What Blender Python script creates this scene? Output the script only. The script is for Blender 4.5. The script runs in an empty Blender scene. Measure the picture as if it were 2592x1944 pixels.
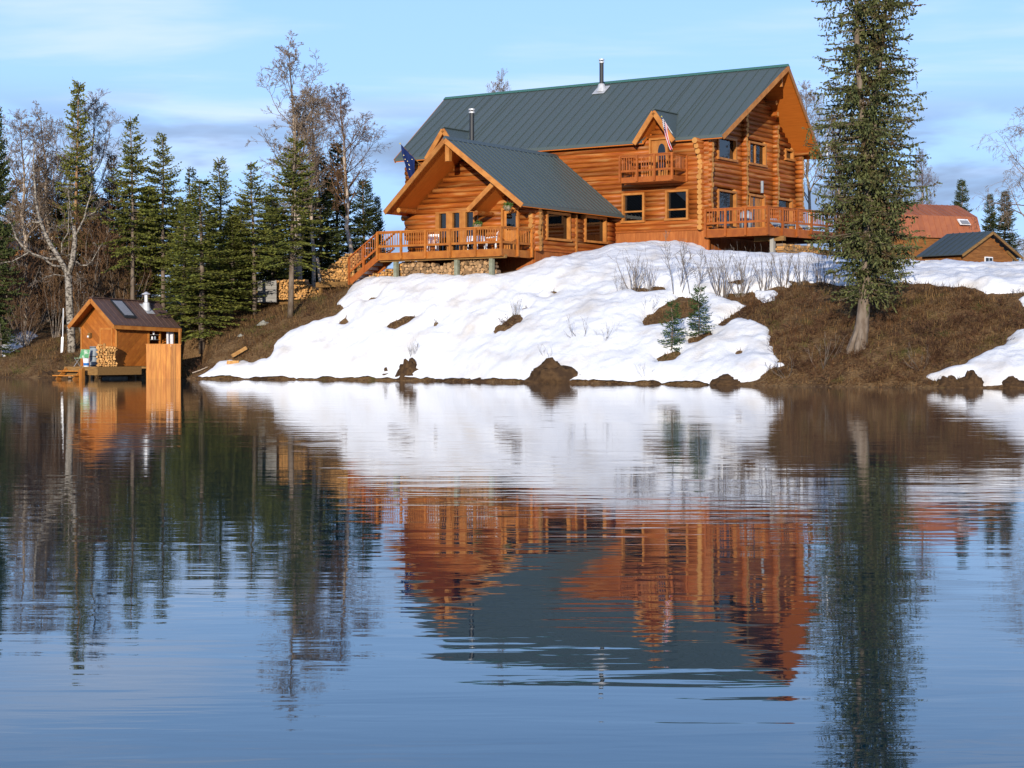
import bpy, math, random
import numpy as np
from mathutils import Vector, Matrix

# ------------------------------------------------------------------ camera, sky, sun, exposure
LOWO = (0.5, 0.69)                              # where the breaks in the low cloud bank fall
scn = bpy.context.scene
R = math.radians
CAM_H = 1.35
F_PX, CX, HZ = 4600.0, 1296.0, 890.0            # focal length, centre column and horizon row on the 2592 px photograph
cam_d = bpy.data.cameras.new('camera'); cam = bpy.data.objects.new('camera', cam_d)
scn.collection.objects.link(cam); scn.camera = cam
cam.location = (0, 0, CAM_H); cam.rotation_euler = (R(90), 0, 0)
cam_d.sensor_width = 36.0; cam_d.lens = F_PX / 2592.0 * 36.0
cam_d.shift_y = (HZ - 972.0) / 2592.0
cam_d.clip_start = 0.1; cam_d.clip_end = 9000

SUN_EL, SUN_AZ = 10.5, -9.0
w = bpy.data.worlds.new('World'); scn.world = w; w.use_nodes = True
nt = w.node_tree; nt.nodes.clear()
def N(t, **k):
    n = nt.nodes.new(t)
    for a, b in k.items(): setattr(n, a, b)
    return n
wo = N('ShaderNodeOutputWorld'); bg = N('ShaderNodeBackground'); bg.inputs['Strength'].default_value = 0.15
sky = N('ShaderNodeTexSky', sky_type='NISHITA'); sky.sun_disc = False
sky.sun_elevation = R(SUN_EL); sky.sun_rotation = R(180 - SUN_AZ)
sky.air_density = 1.0; sky.dust_density = 0.25; sky.ozone_density = 3.0; sky.altitude = 300
tc = N('ShaderNodeTexCoord'); sep = N('ShaderNodeSeparateXYZ')
nt.links.new(tc.outputs['Generated'], sep.inputs[0])
def M(op, a, b=None, clamp=False):
    n = N('ShaderNodeMath', operation=op, use_clamp=clamp)
    for i, v in enumerate((a, b)):
        if v is None: continue
        if isinstance(v, (int, float)): n.inputs[i].default_value = v
        else: nt.links.new(v, n.inputs[i])
    return n.outputs[0]
def MR(v, a, b, c=0.0, d=1.0):
    n = N('ShaderNodeMapRange', interpolation_type='SMOOTHSTEP'); nt.links.new(v, n.inputs[0])
    for i, q in enumerate((a, b, c, d)): n.inputs[i + 1].default_value = q
    return n.outputs[0]
def noise(vec, scale, detail, rough=0.55, dist=0.0):
    n = N('ShaderNodeTexNoise'); n.inputs['Scale'].default_value = scale; n.inputs['Detail'].default_value = detail
    n.inputs['Roughness'].default_value = rough; n.inputs['Distortion'].default_value = dist
    nt.links.new(vec, n.inputs['Vector']); return n.outputs[0]
def mapping(sx, sy, sz, ox=0, oy=0, oz=0):
    m = N('ShaderNodeMapping'); m.inputs['Scale'].default_value = (sx, sy, sz); m.inputs['Location'].default_value = (ox, oy, oz)
    nt.links.new(tc.outputs['Generated'], m.inputs[0]); return m.outputs[0]
tint = N('ShaderNodeMix', data_type='RGBA', blend_type='MULTIPLY'); tint.inputs[0].default_value = 1.0
tint.inputs[7].default_value = (0.95, 1.12, 1.5, 1)
nt.links.new(sky.outputs[0], tint.inputs[6])
def over(col, fac, rgb):
    m = N('ShaderNodeMix', data_type='RGBA'); nt.links.new(fac, m.inputs[0]); nt.links.new(col, m.inputs[6])
    m.inputs[7].default_value = (*rgb, 1); return m.outputs[2]
c = tint.outputs[2]
# even blue haze towards the horizon
c = over(c, M('MULTIPLY', M('SUBTRACT', 1.0, MR(sep.outputs[2], 0.0, 0.55)), 0.88), (3.15, 5.1, 8.5))
# thin high veil, streaky
veil = M('MULTIPLY_ADD', MR(noise(mapping(1.3, 1.3, 13, 0.35, 0.1, 0.2), 2.2, 5, 0.55, 0.4), 0.47, 0.72), 0.62)
veil.node.inputs[2].default_value = 0.05
c = over(c, veil, (5.6, 6.4, 8.2))
# low grey-violet cloud bank that goes round the horizon with breaks
low = M('MULTIPLY', MR(noise(mapping(1.0, 1.0, 4.5, LOWO[0], 0.0, LOWO[1]), 6.5, 5, 0.5, 0.25), 0.45, 0.60), M('SUBTRACT', 1.0, MR(sep.outputs[2], 0.105, 0.15)))
c = over(c, M('MULTIPLY', low, 0.9), (2.0, 2.75, 4.2))
nt.links.new(c, bg.inputs[0]); nt.links.new(bg.outputs[0], wo.inputs[0])

sd = bpy.data.lights.new('sun', 'SUN'); sun = bpy.data.objects.new('sun', sd); scn.collection.objects.link(sun)
sd.energy = 5.0; sd.angle = R(0.53); sd.color = (1.0, 0.90, 0.76)
ce = math.cos(R(SUN_EL))
sdir = Vector((math.sin(R(SUN_AZ)) * ce, -math.cos(R(SUN_AZ)) * ce, math.sin(R(SUN_EL))))
sun.rotation_euler = sdir.to_track_quat('Z', 'Y').to_euler(); sun.location = (20, -60, 60)
vs = scn.view_settings; vs.view_transform = 'Standard'; vs.look = 'None'; vs.exposure = 0.0; vs.gamma = 1.0; vs.use_curve_mapping = False
scn.render.engine = 'CYCLES'; scn.cycles.use_denoising = True; scn.cycles.max_bounces = 8
scn.cycles.transparent_max_bounces = 12; scn.cycles.caustics_reflective = False; scn.cycles.caustics_refractive = False

# ------------------------------------------------------------------ frames of reference
TH = math.atan2(4600, 6796)                     # the lodge and the shore run at this angle
U = np.array([math.cos(TH), -math.sin(TH), 0.0]); V = np.array([math.sin(TH), math.cos(TH), 0.0])
C0 = np.array([(1780 - CX) / F_PX * 94.0, 94.0, CAM_H + (HZ - 582) / F_PX * 94.0])   # front right corner of the lodge, at floor level
FL = C0[2]
def ab2w(a, b): return C0[0] + a * U[0] + b * V[0], C0[1] + a * U[1] + b * V[1]
def w2ab(x, y): return (x - C0[0]) * U[0] + (y - C0[1]) * U[1], (x - C0[0]) * V[0] + (y - C0[1]) * V[1]

# ------------------------------------------------------------------ helpers
col = scn.collection
rnd = random.Random(7); nr = np.random.default_rng(7)
def link(o, parent=None):
    col.objects.link(o)
    if parent is not None: o.parent = parent
    return o
def tag(o, label=None, cat=None, group=None, kind=None):
    for k, v in (('label', label), ('category', cat), ('group', group), ('kind', kind)):
        if v: o[k] = v
    return o
def empty(name, loc=(0, 0, 0), rz=0.0, parent=None):
    o = bpy.data.objects.new(name, None); o.empty_display_size = 0.3
    o.location = loc; o.rotation_euler = (0, 0, rz); return link(o, parent)
def obj(name, me, parent=None, loc=None, rot=None, scale=None):
    o = bpy.data.objects.new(name, me)
    if loc is not None: o.location = loc
    if rot is not None: o.rotation_euler = rot
    if scale is not None: o.scale = scale
    return link(o, parent)
def npmesh(name, verts, faces, mat, smooth=False, n=4):
    """verts (k,3), faces (m,n) arrays"""
    me = bpy.data.meshes.new(name)
    verts = np.asarray(verts, dtype=np.float32); faces = np.asarray(faces, dtype=np.int32)
    m = len(faces); n = faces.shape[1]
    me.vertices.add(len(verts)); me.vertices.foreach_set('co', verts.ravel())
    me.loops.add(m * n); me.loops.foreach_set('vertex_index', faces.ravel())
    me.polygons.add(m); me.polygons.foreach_set('loop_start', np.arange(0, m * n, n, dtype=np.int32))
    me.update(calc_edges=True)
    if smooth: me.polygons.foreach_set('use_smooth', np.ones(m, dtype=bool))
    for q in (mat if isinstance(mat, (list, tuple)) else [mat]): me.materials.append(q)
    return me
class MB:
    def __init__(s): s.v = []; s.f = []; s.m = []; s.mi = 0
    def add(s, vs_, fs):
        k = len(s.v); s.v += [tuple(map(float, p)) for p in vs_]
        for f in fs: s.f.append([i + k for i in f]); s.m.append(s.mi)
        return s
    def hexa(s, p):   # 8 points: bottom 4 ccw, top 4 ccw
        return s.add(p, [(3, 2, 1, 0), (4, 5, 6, 7), (0, 1, 5, 4), (1, 2, 6, 5), (2, 3, 7, 6), (3, 0, 4, 7)])
    def box(s, x0, x1, y0, y1, z0, z1):
        return s.hexa([(x0, y0, z0), (x1, y0, z0), (x1, y1, z0), (x0, y1, z0), (x0, y0, z1), (x1, y0, z1), (x1, y1, z1), (x0, y1, z1)])
    def beam(s, p0, p1, wd, ht, up=(0, 0, 1)):
        p0 = np.array(p0, float); p1 = np.array(p1, float); d = p1 - p0; d /= np.linalg.norm(d)
        u = np.cross(d, up); u /= np.linalg.norm(u); v = np.cross(u, d)
        q = [(-.5, -.5), (.5, -.5), (.5, .5), (-.5, .5)]
        return s.hexa([p0 + u * wd * i + v * ht * j for i, j in q] + [p1 + u * wd * i + v * ht * j for i, j in q])
    def tube(s, pts, rad, n=6, cap=True):
        pts = [np.array(p, float) for p in pts]; k0 = len(s.v); ref = np.array((0.31, 0.17, 0.93))
        for i, p in enumerate(pts):
            d = pts[min(i + 1, len(pts) - 1)] - pts[max(i - 1, 0)]; d /= (np.linalg.norm(d) + 1e-9)
            r = ref if abs(d @ ref) < .9 else np.array((1., 0, 0))
            u = np.cross(d, r); u /= np.linalg.norm(u); v = np.cross(d, u)
            rr = rad[i] if hasattr(rad, '__len__') else rad
            for j in range(n):
                t = 2 * math.pi * j / n; s.v.append(tuple(p + (u * math.cos(t) + v * math.sin(t)) * rr))
        for i in range(len(pts) - 1):
            for j in range(n):
                a = k0 + i * n + j; b = k0 + i * n + (j + 1) % n
                s.f.append([a, a + n, b + n, b]); s.m.append(s.mi)
        if cap:
            s.f.append([k0 + j for j in range(n)]); s.m.append(s.mi)
            e = k0 + (len(pts) - 1) * n; s.f.append([e + j for j in reversed(range(n))]); s.m.append(s.mi)
        return s
    def prism(s, poly, vec):
        n = len(poly); vec = np.array(vec, float); P = [np.array(p, float) for p in poly]
        return s.add(P + [p + vec for p in P], [tuple(reversed(range(n))), tuple(range(n, 2 * n))] + [(i, (i + 1) % n, n + (i + 1) % n, n + i) for i in range(n)])
    def mesh(s, name, mats, smooth=False):
        me = bpy.data.meshes.new(name); me.from_pydata(s.v, [], s.f)
        for q in (mats if isinstance(mats, (list, tuple)) else [mats]): me.materials.append(q)
        if any(s.m): me.polygons.foreach_set('material_index', s.m)
        if smooth: me.polygons.foreach_set('use_smooth', [True] * len(s.f))
        me.update(); return me
    def build(s, name, mats, parent=None, smooth=False, **k):
        return obj(name, s.mesh(name, mats, smooth), parent, **k)

# ------------------------------------------------------------------ materials
def mat(name, base, rough=0.7, spec=0.3, var=0.0, col2=None, scale=4.0, stretch=(1, 1, 1), detail=4, island=0.0, bump=0.0, metal=0.0, contrast=(0.35, 0.65), col3=None, scale3=1.0):
    m = bpy.data.materials.new(name); m.use_nodes = True; t = m.node_tree; b = t.nodes['Principled BSDF']
    b.inputs['Roughness'].default_value = rough; b.inputs['Metallic'].default_value = metal
    b.inputs['Specular IOR Level'].default_value = spec; b.inputs['Base Color'].default_value = (*base, 1)
    L = t.links.new; cur = None
    tcn = t.nodes.new('ShaderNodeTexCoord'); oi = t.nodes.new('ShaderNodeObjectInfo')
    vec = t.nodes.new('ShaderNodeVectorMath'); vec.operation = 'MULTIPLY_ADD'
    L(oi.outputs['Random'], vec.inputs[0]); vec.inputs[1].default_value = (37, 91, 53); L(tcn.outputs['Object'], vec.inputs[2])
    mp = t.nodes.new('ShaderNodeMapping'); mp.inputs['Scale'].default_value = stretch; L(vec.outputs[0], mp.inputs[0])
    def mix(fac, c1, c2):
        x = t.nodes.new('ShaderNodeMix'); x.data_type = 'RGBA'
        if isinstance(fac, float): x.inputs[0].default_value = fac
        else: L(fac, x.inputs[0])
        for i, q in ((6, c1), (7, c2)):
            if isinstance(q, tuple): x.inputs[i].default_value = (*q, 1)
            else: L(q, x.inputs[i])
        return x.outputs[2]
    def nz(sc, det, lo, hi):
        n = t.nodes.new('ShaderNodeTexNoise'); n.inputs['Scale'].default_value = sc; n.inputs['Detail'].default_value = det
        L(mp.outputs[0], n.inputs['Vector']); r = t.nodes.new('ShaderNodeMapRange'); L(n.outputs[0], r.inputs[0])
        r.inputs[1].default_value = lo; r.inputs[2].default_value = hi; return r.outputs[0], n.outputs[0]
    cur = base; h = None
    if col2:
        f, h = nz(scale, detail, *contrast); cur = mix(f, base, col2)
    if col3:
        f, _ = nz(scale3, 3, 0.52, 0.68); cur = mix(f, cur, col3)
    if var or island:
        src = oi.outputs['Random']; amt = var
        if island:
            g = t.nodes.new('ShaderNodeNewGeometry'); src = g.outputs['Random Per Island']; amt = island
        r = t.nodes.new('ShaderNodeMapRange'); L(src, r.inputs[0]); r.inputs[3].default_value = 1 - amt; r.inputs[4].default_value = 1 + amt
        hv = t.nodes.new('ShaderNodeHueSaturation'); L(r.outputs[0], hv.inputs['Value'])
        if isinstance(cur, tuple): hv.inputs['Color'].default_value = (*cur, 1)
        else: L(cur, hv.inputs['Color'])
        cur = hv.outputs[0]
    if not isinstance(cur, tuple): L(cur, b.inputs['Base Color'])
    if bump:
        if h is None: _, h = nz(scale, detail, 0, 1)
        bp = t.nodes.new('ShaderNodeBump'); bp.inputs['Strength'].default_value = 1.0; bp.inputs['Distance'].default_value = bump
        L(h, bp.inputs['Height']); L(bp.outputs[0], b.inputs['Normal'])
    return m
X = {}
X['log'] = mat('log_wood', (0.245, 0.056, 0.0085), 0.5, 0.3, var=0.28, col2=(0.36, 0.110, 0.017), scale=2.2, stretch=(0.5, 5, 5), bump=0.012, col3=(0.37, 0.165, 0.050), scale3=1.1)
X['logend'] = mat('log_end_grain', (0.50, 0.25, 0.075), 0.7, 0.2, var=0.15, col2=(0.45, 0.2, 0.05), scale=9)
X['soffit'] = mat('soffit_wood', (0.60, 0.178, 0.024), 0.6, 0.25, col2=(0.52, 0.145, 0.019), scale=3, stretch=(0.4, 6, 1))  # fill light bounced under the overhangs is put into this lighter colour
X['core'] = mat('wall_core', (0.30, 0.085, 0.014), 0.8, 0.1)
X['trim'] = mat('trim_wood', (0.47, 0.195, 0.045), 0.55, 0.3, var=0.14, col2=(0.35, 0.13, 0.028), scale=3, stretch=(1, 1, 1))
X['deck'] = mat('deck_wood', (0.45, 0.158, 0.025), 0.55, 0.3, var=0.18, col2=(0.34, 0.105, 0.017), scale=3.5)
X['deck_red'] = mat('deck_wood_red', (0.38, 0.108, 0.019), 0.55, 0.3, var=0.18, col2=(0.29, 0.076, 0.015), scale=3.5)
X['skirt'] = mat('skirt_boards', (0.40, 0.135, 0.035), 0.75, 0.2, var=0.10, col2=(0.29, 0.085, 0.022), scale=3, stretch=(5, 5, 0.5))
X['roof'] = mat('roof_metal', (0.078, 0.100, 0.098), 0.42, 0.5, var=0.03, col2=(0.074, 0.099, 0.095), scale=1.2)
X['cap'] = mat('ridge_cap', (0.055, 0.16, 0.12), 0.4, 0.5)
X['black'] = mat('black_pipe', (0.018, 0.02, 0.022), 0.45, 0.5)
X['steel'] = mat('galvanised', (0.62, 0.63, 0.64), 0.4, 0.5, metal=0.25, col2=(0.5, 0.5, 0.5), scale=6)
X['cut'] = mat('cut_firewood', (0.58, 0.33, 0.12), 0.8, 0.15, var=0.35, col2=(0.42, 0.20, 0.06), scale=9)
X['cutgrey'] = mat('cut_round', (0.42, 0.27, 0.14), 0.8, 0.15, var=0.45, col2=(0.27, 0.15, 0.07), scale=9)
X['bark'] = mat('bark', (0.15, 0.095, 0.055), 0.9, 0.1, var=0.25, col2=(0.27, 0.2, 0.14), scale=12)
X['greyw'] = mat('weathered_boards', (0.30, 0.29, 0.27), 0.85, 0.15, var=0.15, col2=(0.20, 0.19, 0.18), scale=4, stretch=(0.6, 6, 6))
X['post'] = mat('treated_post', (0.26, 0.27, 0.20), 0.8, 0.15, col2=(0.19, 0.2, 0.14), scale=6)
X['white'] = mat('white_plastic', (0.78, 0.79, 0.80), 0.4, 0.4)
X['cloth'] = mat('white_cloth', (0.80, 0.78, 0.80), 0.9, 0.1, col2=(0.7, 0.68, 0.72), scale=3)
X['bluecloth'] = mat('blue_white_cloth', (0.50, 0.53, 0.68), 0.9, 0.1, col2=(0.8, 0.8, 0.85), scale=7, contrast=(0.45, 0.55))
X['greyp'] = mat('grey_cover', (0.22, 0.26, 0.30), 0.6, 0.3, col2=(0.32, 0.36, 0.4), scale=4)
X['greenp'] = mat('green_canvas', (0.10, 0.30, 0.13), 0.8, 0.1, col2=(0.5, 0.55, 0.45), scale=7, contrast=(0.5, 0.62))
X['navy'] = mat('navy_cloth', (0.012, 0.025, 0.10), 0.85, 0.1)
X['red'] = mat('flag_red', (0.50, 0.025, 0.04), 0.85, 0.1)
X['flagw'] = mat('flag_white', (0.75, 0.73, 0.73), 0.85, 0.1)
X['yellow'] = mat('yellow_paint', (0.65, 0.52, 0.04), 0.35, 0.5)
X['bluep'] = mat('blue_paint', (0.02, 0.14, 0.42), 0.3, 0.5)
X['tpaint'] = mat('pale_truck_paint', (0.50, 0.62, 0.70), 0.25, 0.5)
X['rubber'] = mat('rubber', (0.02, 0.02, 0.02), 0.8, 0.2)
X['saunaw'] = mat('sauna_boards', (0.41, 0.135, 0.021), 0.6, 0.3, var=0.2, col2=(0.33, 0.10, 0.016), scale=2.2, stretch=(1.5, 1.5, 1.5))
X['saunat'] = mat('sauna_trim', (0.50, 0.20, 0.04), 0.6, 0.3, var=0.1, col2=(0.36, 0.12, 0.02), scale=3)
X['plank'] = mat('honey_plank', (0.52, 0.21, 0.032), 0.5, 0.35, var=0.26, col2=(0.36, 0.12, 0.016), scale=2.5, stretch=(5, 5, 0.5))
X['saunaroof'] = mat('brown_roof_metal', (0.105, 0.062, 0.05), 0.55, 0.35, col2=(0.13, 0.08, 0.065), scale=3)
X['oldplank'] = mat('old_plank', (0.27, 0.15, 0.05), 0.8, 0.2, var=0.15, col2=(0.17, 0.09, 0.03), scale=4, stretch=(0.7, 5, 5))
X['redroof'] = mat('rust_red_roof', (0.36, 0.125, 0.055), 0.6, 0.3, var=0.08, col2=(0.30, 0.10, 0.05), scale=2)
X['shedroof'] = mat('slate_roof', (0.05, 0.068, 0.075), 0.5, 0.4, var=0.1)
X['shedw'] = mat('shed_boards', (0.30, 0.125, 0.035), 0.75, 0.2, var=0.22, col2=(0.19, 0.075, 0.022), scale=3, stretch=(0.6, 5, 5))
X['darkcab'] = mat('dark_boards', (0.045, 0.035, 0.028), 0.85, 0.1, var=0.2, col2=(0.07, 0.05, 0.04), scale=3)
X['slate'] = mat('blue_slate_roof', (0.06, 0.08, 0.095), 0.6, 0.3, var=0.1)
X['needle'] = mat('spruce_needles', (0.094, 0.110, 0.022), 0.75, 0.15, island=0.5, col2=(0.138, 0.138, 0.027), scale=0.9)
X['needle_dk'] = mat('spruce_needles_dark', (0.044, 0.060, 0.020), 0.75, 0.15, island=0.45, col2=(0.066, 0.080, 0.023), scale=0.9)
X['needle_old'] = mat('spruce_needles_old', (0.072, 0.088, 0.032), 0.75, 0.15, island=0.5, col2=(0.105, 0.110, 0.038), scale=0.7, col3=(0.10, 0.06, 0.03), scale3=1.6)
X['needle_br'] = mat('spruce_needles_brown', (0.115, 0.070, 0.026), 0.8, 0.1, island=0.45, col2=(0.15, 0.082, 0.032), scale=0.6, col3=(0.045, 0.055, 0.018), scale3=0.5)
X['needle_yg'] = mat('young_needles', (0.050, 0.085, 0.024), 0.75, 0.15, island=0.4, col2=(0.035, 0.065, 0.022), scale=2)
X['sprucebark'] = mat('spruce_bark', (0.13, 0.095, 0.068), 0.9, 0.1, col2=(0.22, 0.175, 0.135), scale=7, stretch=(1, 1, 0.35), bump=0.02)
X['sprucebark_or'] = mat('spruce_bark_orange', (0.26, 0.145, 0.07), 0.9, 0.1, col2=(0.36, 0.22, 0.12), scale=7, stretch=(1, 1, 0.35))
X['birch'] = mat('birch_bark', (0.44, 0.36, 0.28), 0.8, 0.2, col2=(0.30, 0.22, 0.16), scale=5, stretch=(1, 1, 2.2), contrast=(0.52, 0.72))
X['birchgrey'] = mat('old_birch_bark', (0.34, 0.30, 0.245), 0.85, 0.15, col2=(0.06, 0.048, 0.038), scale=7.5, stretch=(1, 1, 1.3), contrast=(0.42, 0.60), bump=0.02)
X['twig'] = mat('birch_twigs', (0.235, 0.175, 0.125), 0.85, 0.15, island=0.35)
X['twig_br'] = mat('brown_twigs', (0.195, 0.120, 0.062), 0.85, 0.1, island=0.4, col2=(0.13, 0.07, 0.038), scale=0.5)
X['twig_grey'] = mat('grey_twigs', (0.20, 0.165, 0.135), 0.85, 0.15, island=0.3)
X['twig_red'] = mat('red_brown_twigs', (0.125, 0.062, 0.032), 0.9, 0.1, island=0.5, col2=(0.08, 0.045, 0.028), scale=0.4)
X['stone'] = mat('pale_stone', (0.36, 0.35, 0.30), 0.9, 0.1, col2=(0.22, 0.21, 0.17), scale=6, bump=0.03)
X['concrete'] = mat('concrete', (0.36, 0.35, 0.32), 0.9, 0.1)
X['pot'] = mat('moss_basket', (0.16, 0.12, 0.06), 0.95, 0.05, col2=(0.3, 0.26, 0.2), scale=14)
X['plantg'] = mat('plant_green', (0.06, 0.13, 0.03), 0.8, 0.1, island=0.3)
def ground_mat():
    m = bpy.data.materials.new('dead_grass_ground'); m.use_nodes = True; t = m.node_tree; b = t.nodes['Principled BSDF']; L = t.links.new
    b.inputs['Roughness'].default_value = 0.95; b.inputs['Specular IOR Level'].default_value = 0.1
    tcn = t.nodes.new('ShaderNodeTexCoord'); cur = (0.118, 0.064, 0.029, 1)
    for sc, det, lo, hi, cc in ((1.6, 6, .42, .62, (0.185, 0.112, 0.052, 1)), (0.55, 4, .52, .66, (0.075, 0.042, 0.022, 1)), (0.8, 5, .58, .70, (0.085, 0.078, 0.022, 1)), (9, 4, .5, .72, (0.22, 0.14, 0.068, 1))):
        n = t.nodes.new('ShaderNodeTexNoise'); n.inputs['Scale'].default_value = sc; n.inputs['Detail'].default_value = det
        mp = t.nodes.new('ShaderNodeMapping'); mp.inputs['Location'].default_value = (sc * 7, sc * 3, 0); L(tcn.outputs['Object'], mp.inputs[0]); L(mp.outputs[0], n.inputs['Vector'])
        r = t.nodes.new('ShaderNodeMapRange'); L(n.outputs[0], r.inputs[0]); r.inputs[1].default_value = lo; r.inputs[2].default_value = hi
        x = t.nodes.new('ShaderNodeMix'); x.data_type = 'RGBA'; L(r.outputs[0], x.inputs[0])
        if isinstance(cur, tuple): x.inputs[6].default_value = cur
        else: L(cur, x.inputs[6])
        x.inputs[7].default_value = cc; cur = x.outputs[2]; last = n.outputs[0]
    L(cur, b.inputs['Base Color'])
    bp = t.nodes.new('ShaderNodeBump'); bp.inputs['Distance'].default_value = 0.12; L(last, bp.inputs['Height']); L(bp.outputs[0], b.inputs['Normal'])
    return m
X['ground'] = ground_mat()
X['soil'] = mat('peat_soil', (0.05, 0.029, 0.016), 0.95, 0.1, col2=(0.10, 0.058, 0.028), scale=5, bump=0.05, col3=(0.05, 0.03, 0.018), scale3=2)
X['grass'] = mat('dry_grass', (0.225, 0.138, 0.062), 0.9, 0.1, island=0.55, col2=(0.135, 0.068, 0.03), scale=0.5, col3=(0.105, 0.10, 0.03), scale3=0.7)
def snow_mat():
    m = bpy.data.materials.new('old_snow'); m.use_nodes = True; t = m.node_tree; b = t.nodes['Principled BSDF']; L = t.links.new
    b.inputs['Roughness'].default_value = 0.8; b.inputs['Specular IOR Level'].default_value = 0.15
    tcn = t.nodes.new('ShaderNodeTexCoord')
    n = t.nodes.new('ShaderNodeTexNoise'); n.inputs['Scale'].default_value = 0.7; n.inputs['Detail'].default_value = 8; L(tcn.outputs['Object'], n.inputs['Vector'])
    r = t.nodes.new('ShaderNodeMapRange'); L(n.outputs[0], r.inputs[0]); r.inputs[1].default_value = .50; r.inputs[2].default_value = .74
    x = t.nodes.new('ShaderNodeMix'); x.data_type = 'RGBA'; L(r.outputs[0], x.inputs[0]); x.inputs[6].default_value = (0.80, 0.81, 0.83, 1); x.inputs[7].default_value = (0.66, 0.62, 0.57, 1)
    # specks of litter
    n3 = t.nodes.new('ShaderNodeTexNoise'); n3.inputs['Scale'].default_value = 16; n3.inputs['Detail'].default_value = 6; n3.inputs['Roughness'].default_value = .7; L(tcn.outputs['Object'], n3.inputs['Vector'])
    r3 = t.nodes.new('ShaderNodeMapRange'); L(n3.outputs[0], r3.inputs[0]); r3.inputs[1].default_value = .68; r3.inputs[2].default_value = .78
    x3 = t.nodes.new('ShaderNodeMix'); x3.data_type = 'RGBA'; L(r3.outputs[0], x3.inputs[0]); L(x.outputs[2], x3.inputs[6]); x3.inputs[7].default_value = (0.30, 0.23, 0.17, 1)
    L(x3.outputs[2], b.inputs['Base Color'])
    acc = None
    for sc_, st_, k_ in ((3.0, (1.6, .5, 1), .6), (9, (1, 1, 1), .35), (28, (1, 1, 1), .16)):
        mp = t.nodes.new('ShaderNodeMapping'); mp.inputs['Rotation'].default_value = (0, 0, R(-35)); mp.inputs['Scale'].default_value = st_; L(tcn.outputs['Object'], mp.inputs[0])
        n2 = t.nodes.new('ShaderNodeTexNoise'); n2.inputs['Scale'].default_value = sc_; n2.inputs['Detail'].default_value = 4; L(mp.outputs[0], n2.inputs['Vector'])
        k = t.nodes.new('ShaderNodeMath'); k.operation = 'MULTIPLY'; k.inputs[1].default_value = k_; L(n2.outputs[0], k.inputs[0])
        if acc is None: acc = k.outputs[0]
        else: a_ = t.nodes.new('ShaderNodeMath'); a_.operation = 'ADD'; L(acc, a_.inputs[0]); L(k.outputs[0], a_.inputs[1]); acc = a_.outputs[0]
    bp = t.nodes.new('ShaderNodeBump'); bp.inputs['Distance'].default_value = 0.07; bp.inputs['Strength'].default_value = 0.9; L(acc, bp.inputs['Height']); L(bp.outputs[0], b.inputs['Normal'])
    return m
X['snow'] = snow_mat()
def glass_mat(name, ior, tintc, rough=0.01):
    m = bpy.data.materials.new(name); m.use_nodes = True; t = m.node_tree; t.nodes.clear(); L = t.links.new
    o = t.nodes.new('ShaderNodeOutputMaterial'); mx = t.nodes.new('ShaderNodeMixShader'); fr = t.nodes.new('ShaderNodeFresnel'); fr.inputs[0].default_value = ior
    tr = t.nodes.new('ShaderNodeBsdfTransparent'); tr.inputs[0].default_value = (*tintc, 1); gl = t.nodes.new('ShaderNodeBsdfGlossy'); gl.inputs['Roughness'].default_value = rough
    L(fr.outputs[0], mx.inputs[0]); L(tr.outputs[0], mx.inputs[1]); L(gl.outputs[0], mx.inputs[2]); L(mx.outputs[0], o.inputs[0]); return m
X['pane'] = glass_mat('window_glass', 1.75, (0.20, 0.215, 0.215)); X['paneclear'] = glass_mat('clear_glass', 1.5, (0.7, 0.72, 0.74))  # window_glass: dark tint stands in for the dimness of the rooms
X['skyl'] = mat('skylight_glass', (0.26, 0.26, 0.265), 0.22, 0.8)  # grey base colour stands in for reflected sky
def water_mat():
    m = bpy.data.materials.new('lake_water'); m.use_nodes = True; t = m.node_tree; b = t.nodes['Principled BSDF']; L = t.links.new
    b.inputs['Base Color'].default_value = (0.003, 0.028, 0.042, 1); b.inputs['Roughness'].default_value = 0.014; b.inputs['IOR'].default_value = 1.42; b.inputs['Specular Tint'].default_value = (0.78, 1.0, 1.08, 1)
    b.inputs['Specular IOR Level'].default_value = 0.5
    tcn = t.nodes.new('ShaderNodeTexCoord'); acc = None
    for (sx, sy, rz, det, amp, off) in ((0.26, 0.95, 4, 2, 0.0042, 0), (0.8, 3.4, -6, 2, 0.0019, 11), (2.4, 9.5, 3, 2, 0.00042, 31), (0.03, 0.12, 10, 1, 0.012, 5)):
        mp = t.nodes.new('ShaderNodeMapping'); mp.inputs['Scale'].default_value = (sx, sy, 1); mp.inputs['Rotation'].default_value = (0, 0, R(rz)); mp.inputs['Location'].default_value = (off, off * 1.7, 0)
        L(tcn.outputs['Object'], mp.inputs[0])
        n = t.nodes.new('ShaderNodeTexNoise'); n.inputs['Scale'].default_value = 1.0; n.inputs['Detail'].default_value = det; n.inputs['Roughness'].default_value = 0.45; n.inputs['Distortion'].default_value = 0.6
        L(mp.outputs[0], n.inputs['Vector'])
        k = t.nodes.new('ShaderNodeMath'); k.operation = 'MULTIPLY'; k.inputs[1].default_value = amp; L(n.outputs[0], k.inputs[0])
        if acc is None: acc = k.outputs[0]
        else:
            s_ = t.nodes.new('ShaderNodeMath'); s_.operation = 'ADD'; L(acc, s_.inputs[0]); L(k.outputs[0], s_.inputs[1]); acc = s_.outputs[0]
    bp = t.nodes.new('ShaderNodeBump'); bp.inputs['Strength'].default_value = 1.0; bp.inputs['Distance'].default_value = 1.0
    L(acc, bp.inputs['Height']); L(bp.outputs[0], b.inputs['Normal']); return m
X['water'] = water_mat()

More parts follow.
